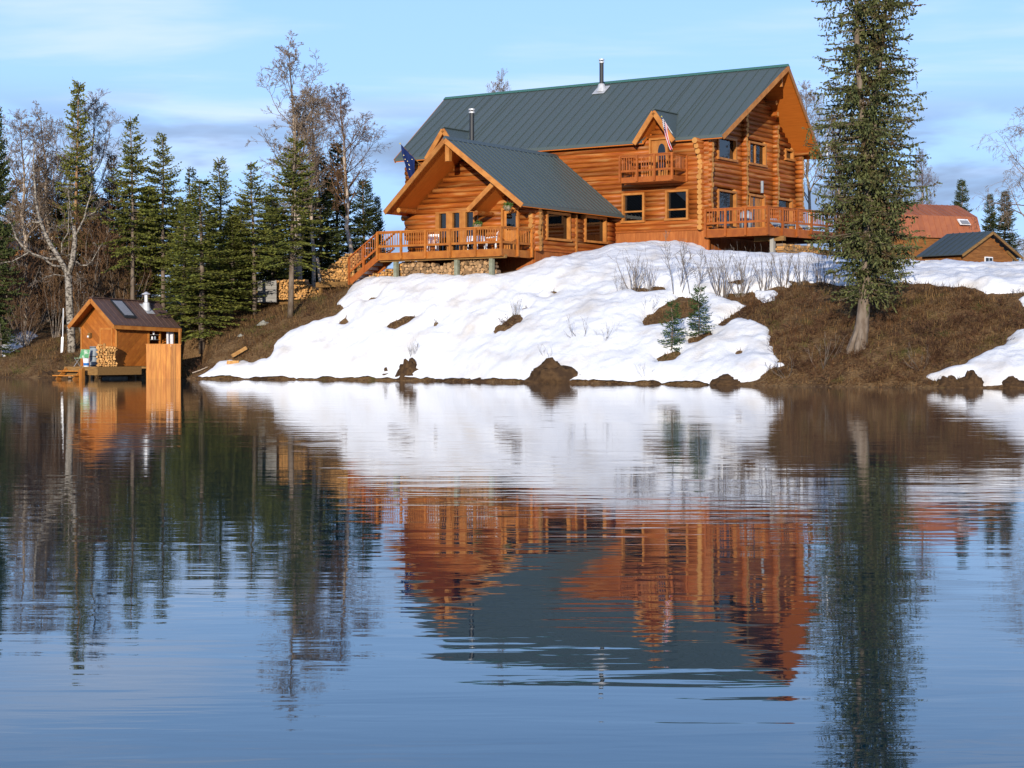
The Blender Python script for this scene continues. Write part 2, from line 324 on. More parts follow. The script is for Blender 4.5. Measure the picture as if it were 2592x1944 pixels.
# ------------------------------------------------------------------ terrain
SH_A = np.array([-1600, -60, -45, -31.3, -25, -19.2, -12.6, -5.5, 2.4, 8.3, 13, 17, 22.6, 35, 60, 1600.])
SH_B = np.array([-21, -21, -20.2, -19.4, -18.6, -17.8, -16.5, -16.5, -17.9, -17.8, -18.4, -18.6, -17.8, -18.5, -19, -19.])
def shore(a): return np.interp(a, SH_A, SH_B)
SEC = [
 (-60, [(0, 0), (1, .5), (4, 1.4), (9, 2.6), (16, 3.4), (30, 4), (60, 5)]),
 (-31, [(0, 0), (1, .55), (4, 1.5), (9, 2.7), (15, 3.6), (30, 4.3), (60, 5)]),
 (-25, [(0, 0), (1, .6), (4, 1.7), (8, 2.9), (14, 4.1), (24, 4.7), (60, 5.2)]),
 (-19, [(0, 0), (1, .75), (4, 2.4), (8, 3.9), (14, 5.0), (20, 5.9), (30, 6.5), (60, 6.8)]),
 (-16, [(0, 0), (1, .85), (4, 3.0), (7.4, 4.7), (12, 5.8), (20, 7.3), (30, 7.7), (60, 7.6)]),
 (-13, [(0, 0), (.7, .8), (3, 3.0), (5.8, 5.0), (9, 5.6), (13, 6.2), (20, 7.3), (30, 7.6), (60, 7.4)]),
 (-9, [(0, 0), (.7, .8), (3, 2.95), (5.8, 5.0), (8.7, 5.3), (12, 5.6), (16.5, 6), (30, 6.5), (60, 7)]),
 (-5.3, [(0, 0), (.7, .75), (3, 2.8), (6, 4.75), (8.7, 5.6), (12, 6.1), (16, 6.5), (30, 6.7), (60, 6.8)]),
 (-2, [(0, 0), (.7, .7), (3, 2.45), (6, 4.2), (9, 5.5), (12, 6.35), (15, 6.95), (17, 7.0), (30, 6.8), (60, 6.6)]),
 (2.4, [(0, 0), (.7, .65), (3, 2.1), (6, 3.65), (9, 4.9), (12, 5.6), (15.5, 6.15), (18, 6.15), (30, 6.3), (60, 6.3)]),
 (8.3, [(0, 0), (.7, .55), (3, 1.75), (6, 3.15), (9, 4.4), (12, 5.2), (15, 5.75), (20, 6.0), (35, 6.2), (60, 6.2)]),
 (13, [(0, 0), (.7, .5), (3, 1.65), (6, 3.05), (9, 4.15), (12, 4.75), (16, 5.15), (22, 5.45), (40, 5.7), (60, 5.8)]),
 (19, [(0, 0), (.7, .4), (3, 1.5), (6, 2.9), (9, 4.05), (11, 4.4), (16, 4.85), (24, 5.4), (40, 5.7), (60, 5.8)]),
 (35, [(0, 0), (.7, .4), (3, 1.4), (6, 2.7), (9, 3.9), (12, 4.5), (16, 4.85), (24, 5.4), (40, 5.7), (60, 5.8)]),
]
TA = np.arange(-60, 60.01, 0.5); TD = np.arange(-12, 60.01, 0.25)
sec_a = np.array([s[0] for s in SEC])
sec_z = np.array([np.interp(TD, [-12, -3] + [p[0] for p in s[1]], [-3.2, -1.3] + [p[1] for p in s[1]]) for s in SEC])
TT = np.array([np.interp(TA, sec_a, sec_z[:, j]) for j in range(len(TD))]).T
def blur(T, k, ax):
    ker = np.hanning(2 * k + 3)[1:-1]; ker /= ker.sum()
    pad = [(0, 0), (0, 0)]; pad[ax] = (k, k); Q = np.pad(T, pad, mode='edge')
    return np.apply_along_axis(lambda v: np.convolve(v, ker, 'valid'), ax, Q)
z0_ = TT.copy(); TT = blur(blur(TT, 4, 0), 3, 1)
def hash2(i, j, s): 
    h = np.sin(i * 127.1 + j * 311.7 + s * 74.7) * 43758.5453; return h - np.floor(h)
def vnoise(x, y, s=0):
    i = np.floor(x); j = np.floor(y); fx = x - i; fy = y - j; fx = fx * fx * (3 - 2 * fx); fy = fy * fy * (3 - 2 * fy)
    return (hash2(i, j, s) * (1 - fx) + hash2(i + 1, j, s) * fx) * (1 - fy) + (hash2(i, j + 1, s) * (1 - fx) + hash2(i + 1, j + 1, s) * fx) * fy - 0.5
SAUNA_O = np.array([(296 - CX) / F_PX * 91.0, 91.0]); SA, SB = w2ab(*SAUNA_O)
def smooth(x, a, b):
    t = np.clip((x - a) / (b - a), 0, 1); return t * t * (3 - 2 * t)
def Hraw(a, b):
    a = np.asarray(a, float); b = np.asarray(b, float); d = b - shore(a)
    ia = np.clip((a + 60) / 0.5, 0, len(TA) - 1.001); idd = np.clip((d + 12) / 0.25, 0, len(TD) - 1.001)
    i = ia.astype(int); j = idd.astype(int); fa = ia - i; fd = idd - j
    z = (TT[i, j] * (1 - fa) + TT[i + 1, j] * fa) * (1 - fd) + (TT[i, j + 1] * (1 - fa) + TT[i + 1, j + 1] * fa) * fd
    amp = smooth(d, -0.5, 2.0) * smooth(80 - d, 0, 40)
    z = z + amp * (0.24 * vnoise(a * .45, b * .45, 1) + 0.11 * vnoise(a * 1.3, b * 1.3, 2) + 0.08 * vnoise(a * 3.7, b * 3.7, 3)) + 0.16 * smooth(d, -1, .3) * vnoise(a * 0.9, b * .6, 5) * (1 - amp)
    # the sauna stands over a little cove
    m = smooth(a, SA - 4.4, SA - 3.2) * smooth(SA + 3.7 - a, 0, 0.8) * smooth(SB + 5.6 - b - 0.9 * np.clip(a - SA - 1.2, 0, 9), 0, 1.2)
    return z * (1 - m) + np.minimum(z, -0.45) * m
def H(a, b): return float(Hraw(np.array([a]), np.array([b]))[0])
def Hw(x, y): return H(*w2ab(x, y))
_t = np.arange(58, 150, 0.04)
def hit(px, py):
    """world point where the photograph's ray meets the ground"""
    x = (px - CX) / F_PX * _t; y = _t; z = CAM_H + (HZ - py) / F_PX * _t
    a, b = w2ab(x, y); g = Hraw(a, b); ok = (g > z) & (b > shore(a) - 2.5); k = np.argmax(ok) if ok.any() else np.argmax(np.where((b > shore(a)) & (b < 4), g - z, -99))
    return x[k], y[k], g[k]
def hit_ab(px, py):
    x, y, _ = hit(px, py); return w2ab(x, y)
fine_a = np.arange(-46, 40.01, 0.22); fine_d = np.arange(-4, 32.01, 0.2)
ga = np.concatenate([-np.geomspace(46.6, 1500, 30)[::-1], fine_a, np.geomspace(40.6, 1500, 30)])
gd = np.concatenate([-np.geomspace(4.4, 420, 16)[::-1], fine_d, np.geomspace(32.6, 2400, 34)])
A_, D_ = np.meshgrid(ga, gd, indexing='ij'); B_ = D_ + shore(A_)
def grid_faces(na, nb):
    i, j = np.meshgrid(np.arange(na - 1), np.arange(nb - 1), indexing='ij'); k = (i * nb + j).ravel()
    return np.stack([k, k + nb, k + nb + 1, k + 1], 1)
gx, gy = ab2w(A_, B_); gz = Hraw(A_, B_) + np.clip(D_ - 60, 0, None) * 0.004
ground = obj('ground', npmesh('ground', np.stack([gx.ravel(), gy.ravel(), gz.ravel()], 1), grid_faces(len(ga), len(gd)), X['ground'], True))
tag(ground, 'brown dead-grass bank rising from the lake to the plateau', 'ground', kind='structure')
q = [(-1500, -900), (1500, -900), (1500, -9), (-1500, -9)]
water = MB().add([(*ab2w(a, b), 0.0) for a, b in q], [(0, 1, 2, 3)]).build('lake_water', X['water'])
tag(water, 'calm rippled lake reflecting lodge, trees and sky', 'lake', kind='structure')

# ------------------------------------------------------------------ snow
def poly(pts):
    out = []
    for p in pts:
        out.append(hit_ab(p[0], p[1]) if len(p) == 2 else (p[1], p[2]))
    return np.array(out)
shoreline = [('l', a, float(shore(a)) - 0.30 + 0.05 * math.sin(a * 2.3) + .04 * math.sin(a * 5.1)) for a in np.arange(9.5, -19.2, -0.45)]
S_main = poly([(541, 933), (553, 916), (590, 913), (640, 918), (680, 907), (689, 892), (695, 869), (723, 846), (752, 832), (802, 814), (845, 800), (868, 785), (857, 768), (877, 742), (891, 725), (917, 706),
   ('l', -13.3, -9.9), ('l', -6, -9.6), ('l', -5.2, -8), ('l', -5.2, 0.6), ('l', 0.1, 0.6), ('l', 0.5, -1.2), ('l', 2, -2.2), ('l', 5, -2.6), ('l', 9, -2.0), ('l', 11, 1), ('l', 10, 14), ('l', 12, 40), ('l', 70, 60), ('l', 70, -8),
   (2592, 741), (2540, 744), (2500, 746), (2450, 729), (2420, 727), (2350, 719), (2290, 716), (2180, 724), (2095, 717), (2011, 717), (1994, 726), (1965, 726), (1924, 737), (1880, 745), (1822, 751), (1849, 759), (1878, 771), (1890, 774),
   (1850, 800), (1812, 826), (1830, 828), (1872, 807), (1907, 814), (1936, 826), (1948, 840), (1949, 869), (1956, 892), (1971, 916), (1988, 926), (1959, 931), (1936, 947), (1915, 962)] + shoreline)
def z4(*pts): return [(1560 + x * .2893, 580 + y * .2893) for x, y in pts]
def z3(*pts): return [(1080 + x * .2893, 580 + y * .2893) for x, y in pts]
def z2(*pts): return [(440 + x * .2893, 580 + y * .2893) for x, y in pts]
holes = [z4((235, 800), (245, 850), (370, 842), (480, 815), (620, 785), (740, 700), (760, 660), (660, 600), (560, 590), (450, 640), (350, 700), (330, 735), (260, 745)),
  z4((340, 1140), (390, 1180), (480, 1165), (570, 1105), (540, 1075), (450, 1085)), z4((630, 960), (635, 1010), (720, 995), (850, 945), (830, 895), (790, 895), (700, 940)),
  z4((120, 545), (200, 565), (330, 550), (440, 545), (420, 500), (340, 505), (290, 540), (220, 515), (150, 515)), z4((950, 480), (1080, 490), (1130, 450), (1040, 445)),
  z4((930, 590), (1010, 640), (1120, 650), (1200, 600), (1100, 560), (980, 560)), z4((1160, 750), (1200, 775), (1235, 770), (1215, 735)), z4((1045, 1080), (1090, 1092), (1100, 1075), (1060, 1070)),
  z3((555, 915), (600, 925), (680, 885), (740, 872), (800, 835), (855, 790), (800, 750), (760, 745), (720, 800), (600, 870)), z3((50, 858), (100, 845), (120, 815), (80, 805)), z3((815, 715), (870, 712), (890, 695), (830, 690)),
  z3((1080, 560), (1120, 578), (1155, 560), (1100, 540)), z3((1020, 612), (1060, 612), (1075, 598)), z3((945, 560), (975, 575), (990, 560), (965, 550)),
  z2((1860, 845), (1900, 862), (1980, 862), (2060, 825), (2140, 768), (2050, 768), (1940, 800)), z2((1440, 830), (1490, 847), (1527, 822), (1500, 778)), z2((1700, 625), (1760, 620), (1775, 600), (1730, 600)),
  z4((1500, 455), (1560, 500), (1700, 480), (1680, 450))]
extra_snow = [poly([(-40, 790), (0, 803), (23, 818), (58, 826), (96, 850), (72, 873), (35, 890), (12, 902), (-40, 912)]),
  poly([('l', -14.2, -8.4), ('l', -14.2, 6), ('l', -24, 8), ('l', -22, -1), ('l', -18.5, -6), ('l', -16, -7.6)]),
  poly([(2346, 954), (2400, 936), (2437, 925), (2465, 907), (2500, 892), (2540, 877), (2564, 845), (2592, 837), ('l', 30, -11), ('l', 40, -12), ('l', 40, float(shore(40)) + .4), ('l', 30, float(shore(30)) + .3), (2592, 966), (2536, 977), (2489, 977), (2470, 970), (2440, 955), (2409, 968), (2370, 966)]),
  poly([(2572, 754), (2592, 752), ('l', 27, -8), ('l', 27, -9.5), (2592, 776)]), poly(z4((1205, 545), (1260, 560), (1400, 548), (1405, 580), (1380, 630), (1300, 645), (1230, 610)))]
def sdist(px, py, P):
    """signed distance, positive inside"""
    d = np.full(px.shape, 1e9); inside = np.zeros(px.shape, bool); n = len(P)
    for i in range(n):
        x0, y0 = P[i]; x1, y1 = P[(i + 1) % n]; ex, ey = x1 - x0, y1 - y0; L2 = ex * ex + ey * ey + 1e-12
        t = np.clip(((px - x0) * ex + (py - y0) * ey) / L2, 0, 1); d = np.minimum(d, (px - x0 - t * ex) ** 2 + (py - y0 - t * ey) ** 2)
        if y0 != y1:
            inside ^= ((y0 > py) != (y1 > py)) & (px < ex * (py - y0) / (y1 - y0) + x0)
    d = np.sqrt(d); return np.where(inside, d, -d)
def snow_sd(a, b):
    s = sdist(a, b, S_main)
    for E_ in extra_snow: s = np.maximum(s, sdist(a, b, E_))
    for Hh in HOLES: s = np.minimum(s, -sdist(a, b, Hh))
    return s + 0.16 * vnoise(a * 2.6, b * 2.6, 9) + 0.10 * vnoise(a * 6, b * 6, 10)
HOLES = [poly(h) for h in holes]
sa = np.arange(-38, 42.01, 0.13); sdd = np.concatenate([np.arange(-0.11, 17.5, 0.11), np.geomspace(17.7, 60, 50)])
A2, D2 = np.meshgrid(sa, sdd, indexing='ij'); B2 = D2 + shore(A2)
S2 = snow_sd(A2, B2)
near = 1 - smooth(D2, 10, 20)
# melt runnels run down the slope, small cups everywhere
run = vnoise(A2 * 1.5 + 0.9 * D2, D2 * .35, 21) * 0.09 + vnoise(A2 * 3.3 + 1.9 * D2, D2 * .8, 22) * 0.06 + vnoise(A2 * 4.5, D2 * 4.5, 23) * 0.05 + vnoise(A2 * .7, D2 * .9, 24) * .10
th = np.where(S2 > 0, 0.30 * (1 - np.exp(-S2 * 3.2)), S2 * 1.2) 
z2_ = Hraw(A2, B2) + np.clip(th, -0.35, .5) + run * np.clip(S2 * 1.5, 0, 1)
fc = grid_faces(len(sa), len(sdd)); keep = (S2.ravel()[fc] > -0.22).any(1); fc = fc[keep]
ux, inv = np.unique(fc, return_inverse=True); sx, sy = ab2w(A2, B2)
vv = np.stack([sx.ravel(), sy.ravel(), z2_.ravel()], 1)[ux]
snow = obj('snow', npmesh('snow', vv, inv.reshape(fc.shape), X['snow'], True))
tag(snow, 'melting white snow covering the bank below the lodge', 'snow', kind='structure')
def snow_top(a, b):
    s = float(snow_sd(np.array([a]), np.array([b]))[0]); return H(a, b) + (0.28 * (1 - math.exp(-s * 3.2)) if s > 0 else 0.0)

# dry grass on the bare ground
def grass():
    k = 150000; a = nr.uniform(-34, 27, k); d = nr.uniform(0.05, 15, k) ** 1.0; b = d + shore(a)
    s = snow_sd(a, b); ok = (s < -0.02) & ~((a > -13) & (a < 0.3) & (b > -10.5)) & ~((a > SA - 3.4) & (a < SA + 3.4) & (b < SB + 4.2)); a, b, d = a[ok], b[ok], d[ok]
    ok = nr.random(len(a)) < (0.35 + 0.9 * np.clip(vnoise(a * .8, b * .8, 41) + .4, 0, 1)); a, b = a[ok], b[ok]
    z = Hraw(a, b); x, y = ab2w(a, b); n = len(a); print('grass', n)
    L = nr.uniform(.12, .42, n); wd = nr.uniform(.007, .019, n); ang = nr.normal(-math.pi / 2 - .35, 0.9, n); lean = nr.uniform(.35, 1.35, n)
    dx = np.cos(ang) * np.sin(lean); dy = np.sin(ang) * np.sin(lean); dz = np.cos(lean) - 0.25 * np.sin(lean)
    px_, py_ = -np.sin(ang) * wd, np.cos(ang) * wd
    P0 = np.stack([x - px_, y - py_, z - .02], 1); P1 = np.stack([x + px_, y + py_, z - .02], 1); P2 = np.stack([x + dx * L, y + dy * L, z + np.maximum(dz * L, .02)], 1)
    vtx = np.stack([P0, P1, P2], 1).reshape(-1, 3); fcs = np.arange(3 * n).reshape(-1, 3)
    g = obj('dry_grass', npmesh('dry_grass', vtx, fcs, X['grass'])); tag(g, 'matted dry brown grass over the bare banks', 'grass', kind='stuff')
grass()

# ------------------------------------------------------------------ the log lodge (local axes: x along the ridge, y inland, z up from the main floor)
lodge = empty('log_lodge', tuple(C0), -TH)
tag(lodge, 'large two-storey orange log lodge with green metal roof and decks on the snowy bank', 'lodge')
class Face:
    def __init__(s, o, d, n): s.o = np.array(o, float); s.d = np.array(d, float); s.n = np.array(n, float)
    def p(s, x, out, z): return s.o + s.d * x + s.n * out + np.array((0, 0, z))
def fbox(mb, F, x0, x1, d0, d1, z0, z1):
    q = [F.p(x0, d1, z0), F.p(x1, d1, z0), F.p(x1, d0, z0), F.p(x0, d0, z0), F.p(x0, d1, z1), F.p(x1, d1, z1), F.p(x1, d0, z1), F.p(x0, d0, z1)]
    return mb.hexa(q)
FRONT = Face((0, 0, 0), (1, 0, 0), (0, -1, 0)); GABLE = Face((0, 0, 0), (0, 1, 0), (1, 0, 0))
WGAB = Face((0, -7.8, 0), (1, 0, 0), (0, -1, 0)); WSIDE = Face((-5.3, 0, 0), (0, 1, 0), (1, 0, 0))
_logs = {}
def log_mesh(L, r):
    k = (round(L, 1), round(r, 3))
    if k not in _logs:
        mb = MB(); n = 10; segs = max(2, int(L / 1.2)); q = random.Random(int(L * 10))
        pts = [(-L / 2 + L * i / segs, 0, 0) for i in range(segs + 1)]
        rad = [r * q.uniform(.93, 1.05) for _ in pts]
        mb.tube(pts, rad, n, cap=False)
        mb.mi = 1
        e = len(mb.v) - n; mb.f += [[j for j in range(n)], [e + j for j in reversed(range(n))]]; mb.m += [1, 1]
        me = mb.mesh('log', [X['log'], X['logend']])
        me.polygons.foreach_set('use_smooth', [i == 0 for i in mb.m]); _logs[k] = me
    return _logs[k]
def put_log(F, x0, x1, z, r, parent, out=0.0):
    L = x1 - x0
    if L < 0.08: return
    me = log_mesh(L, r); Lm = max(0.1, round(L, 1))
    p = F.p((x0 + x1) / 2, out, z)
    o = obj('log', me, parent, loc=tuple(p), rot=(rnd.uniform(0, 6.28), 0, math.atan2(F.d[1], F.d[0])), scale=(L / Lm if round(L, 1) > 0 else 1, 1, 1))
    return o
def log_wall(name, F, z0, z1, lo, hi, openings, ext_lo=0, ext_hi=0, step=0.25, r=0.142, ext_fn=None):
    wall = MB(); recs = []; z = z0 + step / 2
    while z < z1 - step * .3:
        a, b = (lo(z) if callable(lo) else lo), (hi(z) if callable(hi) else hi)
        if b - a > 0.3:
            cuts = sorted([(o[0], o[1]) for o in openings if o[2] < z + .02 and o[3] > z - .02]); segs = []; cur = a
            for c0, c1 in cuts:
                if c0 > cur: segs.append((cur, c0))
                cur = max(cur, c1)
            if cur < b: segs.append((cur, b))
            for s0, s1 in segs:
                fbox(wall, F, s0, s1, -.26, -.06, z - step / 2, z + step / 2)
                e0 = s0 - (rnd.uniform(.8, 1.1) * (ext_fn(z) if ext_fn else ext_lo) if s0 == a else 0); e1 = s1 + (rnd.uniform(.8, 1.1) * ext_hi if s1 == b and (not callable(hi) or b >= hi(z0) - 1e-6) else 0)
                recs.append((e0, e1, z))
        z += step
    wo_ = wall.build(name, X['core'], lodge)
    for e0, e1, z in recs: put_log(F, e0, e1, z, r, wo_)
    return wo_
ZE, SL = 4.8, 0.709                              # main eave height and slope
RB, RZ = 5.47, ZE + SL * (5.47 + .48)            # ridge
def zmain(b): return ZE + SL * ((b if b <= RB else 2 * RB - b) + .48)
# window and door openings
W_front = [(-4.76, -3.43, .54, 2.08), (-2.12, -.81, .57, 2.12)]
DOOR_B = (-3.12, -2.0, 2.78, 4.92)
W_gab = [(1.33, 3.42, 3.8, 5.0), (4.9, 6.95, 3.82, 5.06), (9.42, 10.45, 4.45, 5.06), (1.33, 3.42, .25, 2.2), (8.4, 10.3, .35, 2.25)]
DOOR_G = (4.95, 6.85, 0.0, 2.22)
front = log_wall('front_wall', FRONT, 0.10, 4.85, -19.0, 0.0, W_front + [DOOR_B], 0.35, 0.42)
gable = log_wall('gable_wall', GABLE, 0.0, 8.6, lambda z: max(0, (z + .35 - ZE) / SL - .48), lambda z: min(10.94, 2 * RB - ((z + .35 - ZE) / SL - .48)), W_gab + [DOOR_G], 0.42, 0.42, step=0.26, r=0.147,
                ext_fn=lambda z: 0.42 if z < 3.6 else min(1.1, .42 + (z - 3.6) * .55) if z < 4.7 else 0.1)
for nm, x0, x1, y0, y1 in (('rear_wall', -19, 0, 10.75, 10.94), ('far_end_wall', -19, -18.8, 0, 10.94)):
    mb = MB().box(x0, x1, y0, y1, -1.8, 4.95)
    if nm == 'far_end_wall': mb.prism([(-19, .1, 4.9), (-19, 10.84, 4.9), (-19, 5.47, 8.6)], (.2, 0, 0))
    mb.build(nm, X['log'], lodge)
MB().box(-18.8, -.1, .1, 10.7, -.12, 0.0).box(-18.8, -.1, .1, 10.7, 2.5, 2.62).build('floor_slab', X['core'], lodge)
# columns of cross-wall log ends standing proud of the gable, and corner columns
def end_column(b, z0, z1, L, parent, r=.13, F=GABLE):
    z = z0 + .13
    while z < z1:
        me = log_mesh(.5, r); o = obj('log_end', me, parent, loc=tuple(F.p(b + rnd.uniform(-.02, .02), L - .25 + rnd.uniform(-.04, .04), z)), rot=(rnd.uniform(0, 6), 0, math.atan2(F.n[1], F.n[0])))
        z += 0.26
for b in (4.25, 8.0): end_column(b, 0, 6.6 if b < 5 else 6.3, .42, gable)
end_column(.0, 0.1, 4.45, .55, gable); end_column(10.94, 0.1, 4.7, .55, gable)
# ---- roofs
def clip(poly_, nx, ny, c):
    out = []
    for i in range(len(poly_)):
        p, q = poly_[i], poly_[(i + 1) % len(poly_)]; dp = nx * p[0] + ny * p[1] - c; dq = nx * q[0] + ny * q[1] - c
        if dp >= 0: out.append(p)
        if (dp >= 0) != (dq >= 0):
            t = dp / (dp - dq); out.append((p[0] + (q[0] - p[0]) * t, p[1] + (q[1] - p[1]) * t))
    return out
def roof_slope(root, outline, zf, along, step, t=0.03, matl=X['roof'], cuts=(), extra_edges=(), rib=0.045):
    """panels clipped to a convex outline in plan; zf(x,y) gives the surface; seams run across `along`"""
    k = 0 if along == 'x' else 1; lo = min(p[k] for p in outline); hi = max(p[k] for p in outline)
    edges = sorted(set([lo + i * step for i in range(int((hi - lo) / step) + 1)] + [hi] + list(extra_edges)))
    for e0, e1 in zip(edges, edges[1:]):
        if e1 - e0 < 0.03: continue
        n = (1, 0) if k == 0 else (0, 1)
        P = clip(clip(outline, n[0], n[1], e0), -n[0], -n[1], -e1)
        for c0, c1, lim in cuts:
            if (e0 + e1) / 2 > c0 and (e0 + e1) / 2 < c1: P = clip(P, 0, 1, lim)
        if len(P) < 3: continue
        mb = MB(); mb.prism([(x, y, zf(x, y)) for x, y in P], (0, 0, t))
        R_ = clip(clip(outline, n[0], n[1], e0 - .012), -n[0], -n[1], -(e0 + .03))
        for c0, c1, lim in cuts:
            if e0 > c0 - .02 and e0 < c1 + .02: R_ = clip(R_, 0, 1, lim)
        if len(R_) > 2: mb.prism([(x, y, zf(x, y) + t * .5) for x, y in R_], (0, 0, rib + t * .5))
        mb.build('roof_panel', matl, root)
DORM = [(-2.45, 1.12), (-16.05, 1.12)]
Fpl = [(-19.75, -.48), (1.40, -.48), (2.21, RB), (-20.51, RB)]
Bpl = [(-20.51, RB), (2.21, RB), (1.40, 2 * RB + .48), (-19.75, 2 * RB + .48)]
mroof = MB()
cutd = [(c - .84, c + .84, 0.12) for c, h in DORM]
# timber roof deck, left open under the dormers
for pl, s in ((Fpl, 0), (Bpl, 1)):
    strips = [(-21, 3, None)] if s else [(-21, DORM[1][0] - 0.84, None), (DORM[1][0] - 0.84, DORM[1][0] + 0.84, .12), (DORM[1][0] + 0.84, DORM[0][0] - 0.84, None), (DORM[0][0] - 0.84, DORM[0][0] + 0.84, .12), (DORM[0][0] + 0.84, 3, None)]
    ins = [(x + (.06 if x < -10 else -.06), y) for x, y in pl]
    for a0, a1, lim in strips:
        P = clip(clip(ins, 1, 0, a0), -1, 0, -a1)
        if lim is not None: P = clip(P, 0, 1, lim)
        mroof.prism([(x, y, zmain(y) - .19) for x, y in P], (0, 0, .17))
main_roof = mroof.build('main_roof', X['soffit'], lodge)
roof_slope(main_roof, Fpl, lambda x, y: zmain(y), 'x', 0.62, cuts=cutd, extra_edges=[c + s * .84 for c, h in DORM for s in (-1, 1)])
roof_slope(main_roof, Bpl, lambda x, y: zmain(y), 'x', 0.62)
mb = MB(); zr = RZ + .03
mb.add([(-20.53, RB - .22, zr - .10), (2.23, RB - .22, zr - .10), (2.23, RB, zr + .07), (-20.53, RB, zr + .07), (-20.53, RB + .22, zr - .10), (2.23, RB + .22, zr - .10)], [(0, 1, 2, 3), (3, 2, 5, 4), (0, 3, 4), (1, 5, 2)])
mb.build('ridge_cap', X['cap'], main_roof)
def fascia(name, pts, ht, wd, matl, parent):
    mb = MB()
    for p, q in zip(pts, pts[1:]): mb.beam(p, q, wd, ht)
    return mb.build(name, matl, parent)
for sgn, e, rr in ((1, 1.40, 2.21), (-1, -19.75, -20.51)):
    fascia('rake_board', [(e + .02 * sgn, -.50, ZE - .13), (rr + .02 * sgn, RB, RZ - .13)], .24, .06, X['trim'], main_roof)
    fascia('rake_board', [(rr + .02 * sgn, RB, RZ - .13), (e + .02 * sgn, 2 * RB + .50, ZE - .13)], .24, .06, X['trim'], main_roof)
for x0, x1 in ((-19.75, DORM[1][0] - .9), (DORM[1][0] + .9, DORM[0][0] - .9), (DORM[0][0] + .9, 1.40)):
    MB().box(x0, x1, -.515, -.485, ZE - .14, ZE - .005).build('eave_board', X['roof'], main_roof)  # dark roof colour paints in the shade along the main eave
# purlin and plate log ends under the gable overhang
for b, zoff, L in ((0.25, -.42, 1.1), (10.7, -.42, 1.1), (RB, -.45, 1.9), (RB - 2.2, -.5, 1.2), (RB + 1.6, -.55, .75), (RB + 2.1, -.75, .6)):
    z = zmain(b) + zoff; mb = MB(); mb.tube([(-.2, b, z), (L * .5, b, z), (L, b, z)], [.13, .13, .125], 10, cap=False); mb.mi = 1; e = len(mb.v) - 10
    mb.f.append([e + j for j in reversed(range(10))]); mb.m.append(1); o = mb.build('purlin', [X['log'], X['logend']], gable, smooth=False)
MB().box(1.75, 1.87, RB - .06, RB + .06, RZ - 1.1, RZ - .3).build('king_post', X['trim'], gable)
# dormers
def dormer(cx_, door):
    hw, zt, zb, yf = 1.12, 6.30, 4.80, -.85
    d = MB(); s = (zt - zb) / hw
    # side slopes run back until they meet the main roof
    yb_top = (zt - ZE) / SL - .48
    for sg in (-1, 1):
        base = [(cx_, yf, zt), (cx_, yb_top + .1, zt + .02), (cx_ + sg * (hw - .06), -.42, zb + .10), (cx_ + sg * (hw - .02), yf, zb + .03)]
        d.prism([(x, y, z - .16) for x, y, z in (base if sg < 0 else base[::-1])], (0, 0, .14))
    root = d.build('dormer_roof', X['soffit'], lodge)
    for sg in (-1, 1):
        for i in range(4):
            t0, t1 = i / 4, (i + 1) / 4
            def q(t): return [(cx_ + sg * hw * t, yf - .02, zt - s * hw * t), (cx_ + sg * hw * t, (yb_top + .12) * (1 - t) + -.28 * t, zt - s * hw * t + .015)]
            a, b = q(t0); e, f = q(t1); PP = [a, b, f, e]
            m2 = MB().prism(PP if sg < 0 else PP[::-1], (0, 0, .03)); m2.build('roof_panel', X['roof'], root)
        m2 = MB().beam((cx_, yf - .03, zt - .12), (cx_ + sg * (hw + .06), yf - .03, zb - .20), .06, .26); m2.build('rake_board', X['trim'], root)
    m2 = MB(); m2.beam((cx_, yf - .04, zt + .035), (cx_, yb_top + .1, zt + .05), .16, .05); m2.build('ridge_cap', X['roof'], root)
    wl = MB(); recs = []; z = 4.97
    while z < 6.0:
        w_ = (zt - .3 - z) / s
        if w_ > .15: fbox(wl, FRONT, cx_ - w_, cx_ + w_, -.2, -.05, z - .125, z + .125); recs.append((cx_ - w_ + .02, cx_ + w_ - .02, z))
        z += .25
    wo_ = wl.build('dormer_wall', X['core'], lodge)
    for r_ in recs: put_log(FRONT, *r_, .14, wo_)
for c_, h_ in DORM: dormer(c_, True)
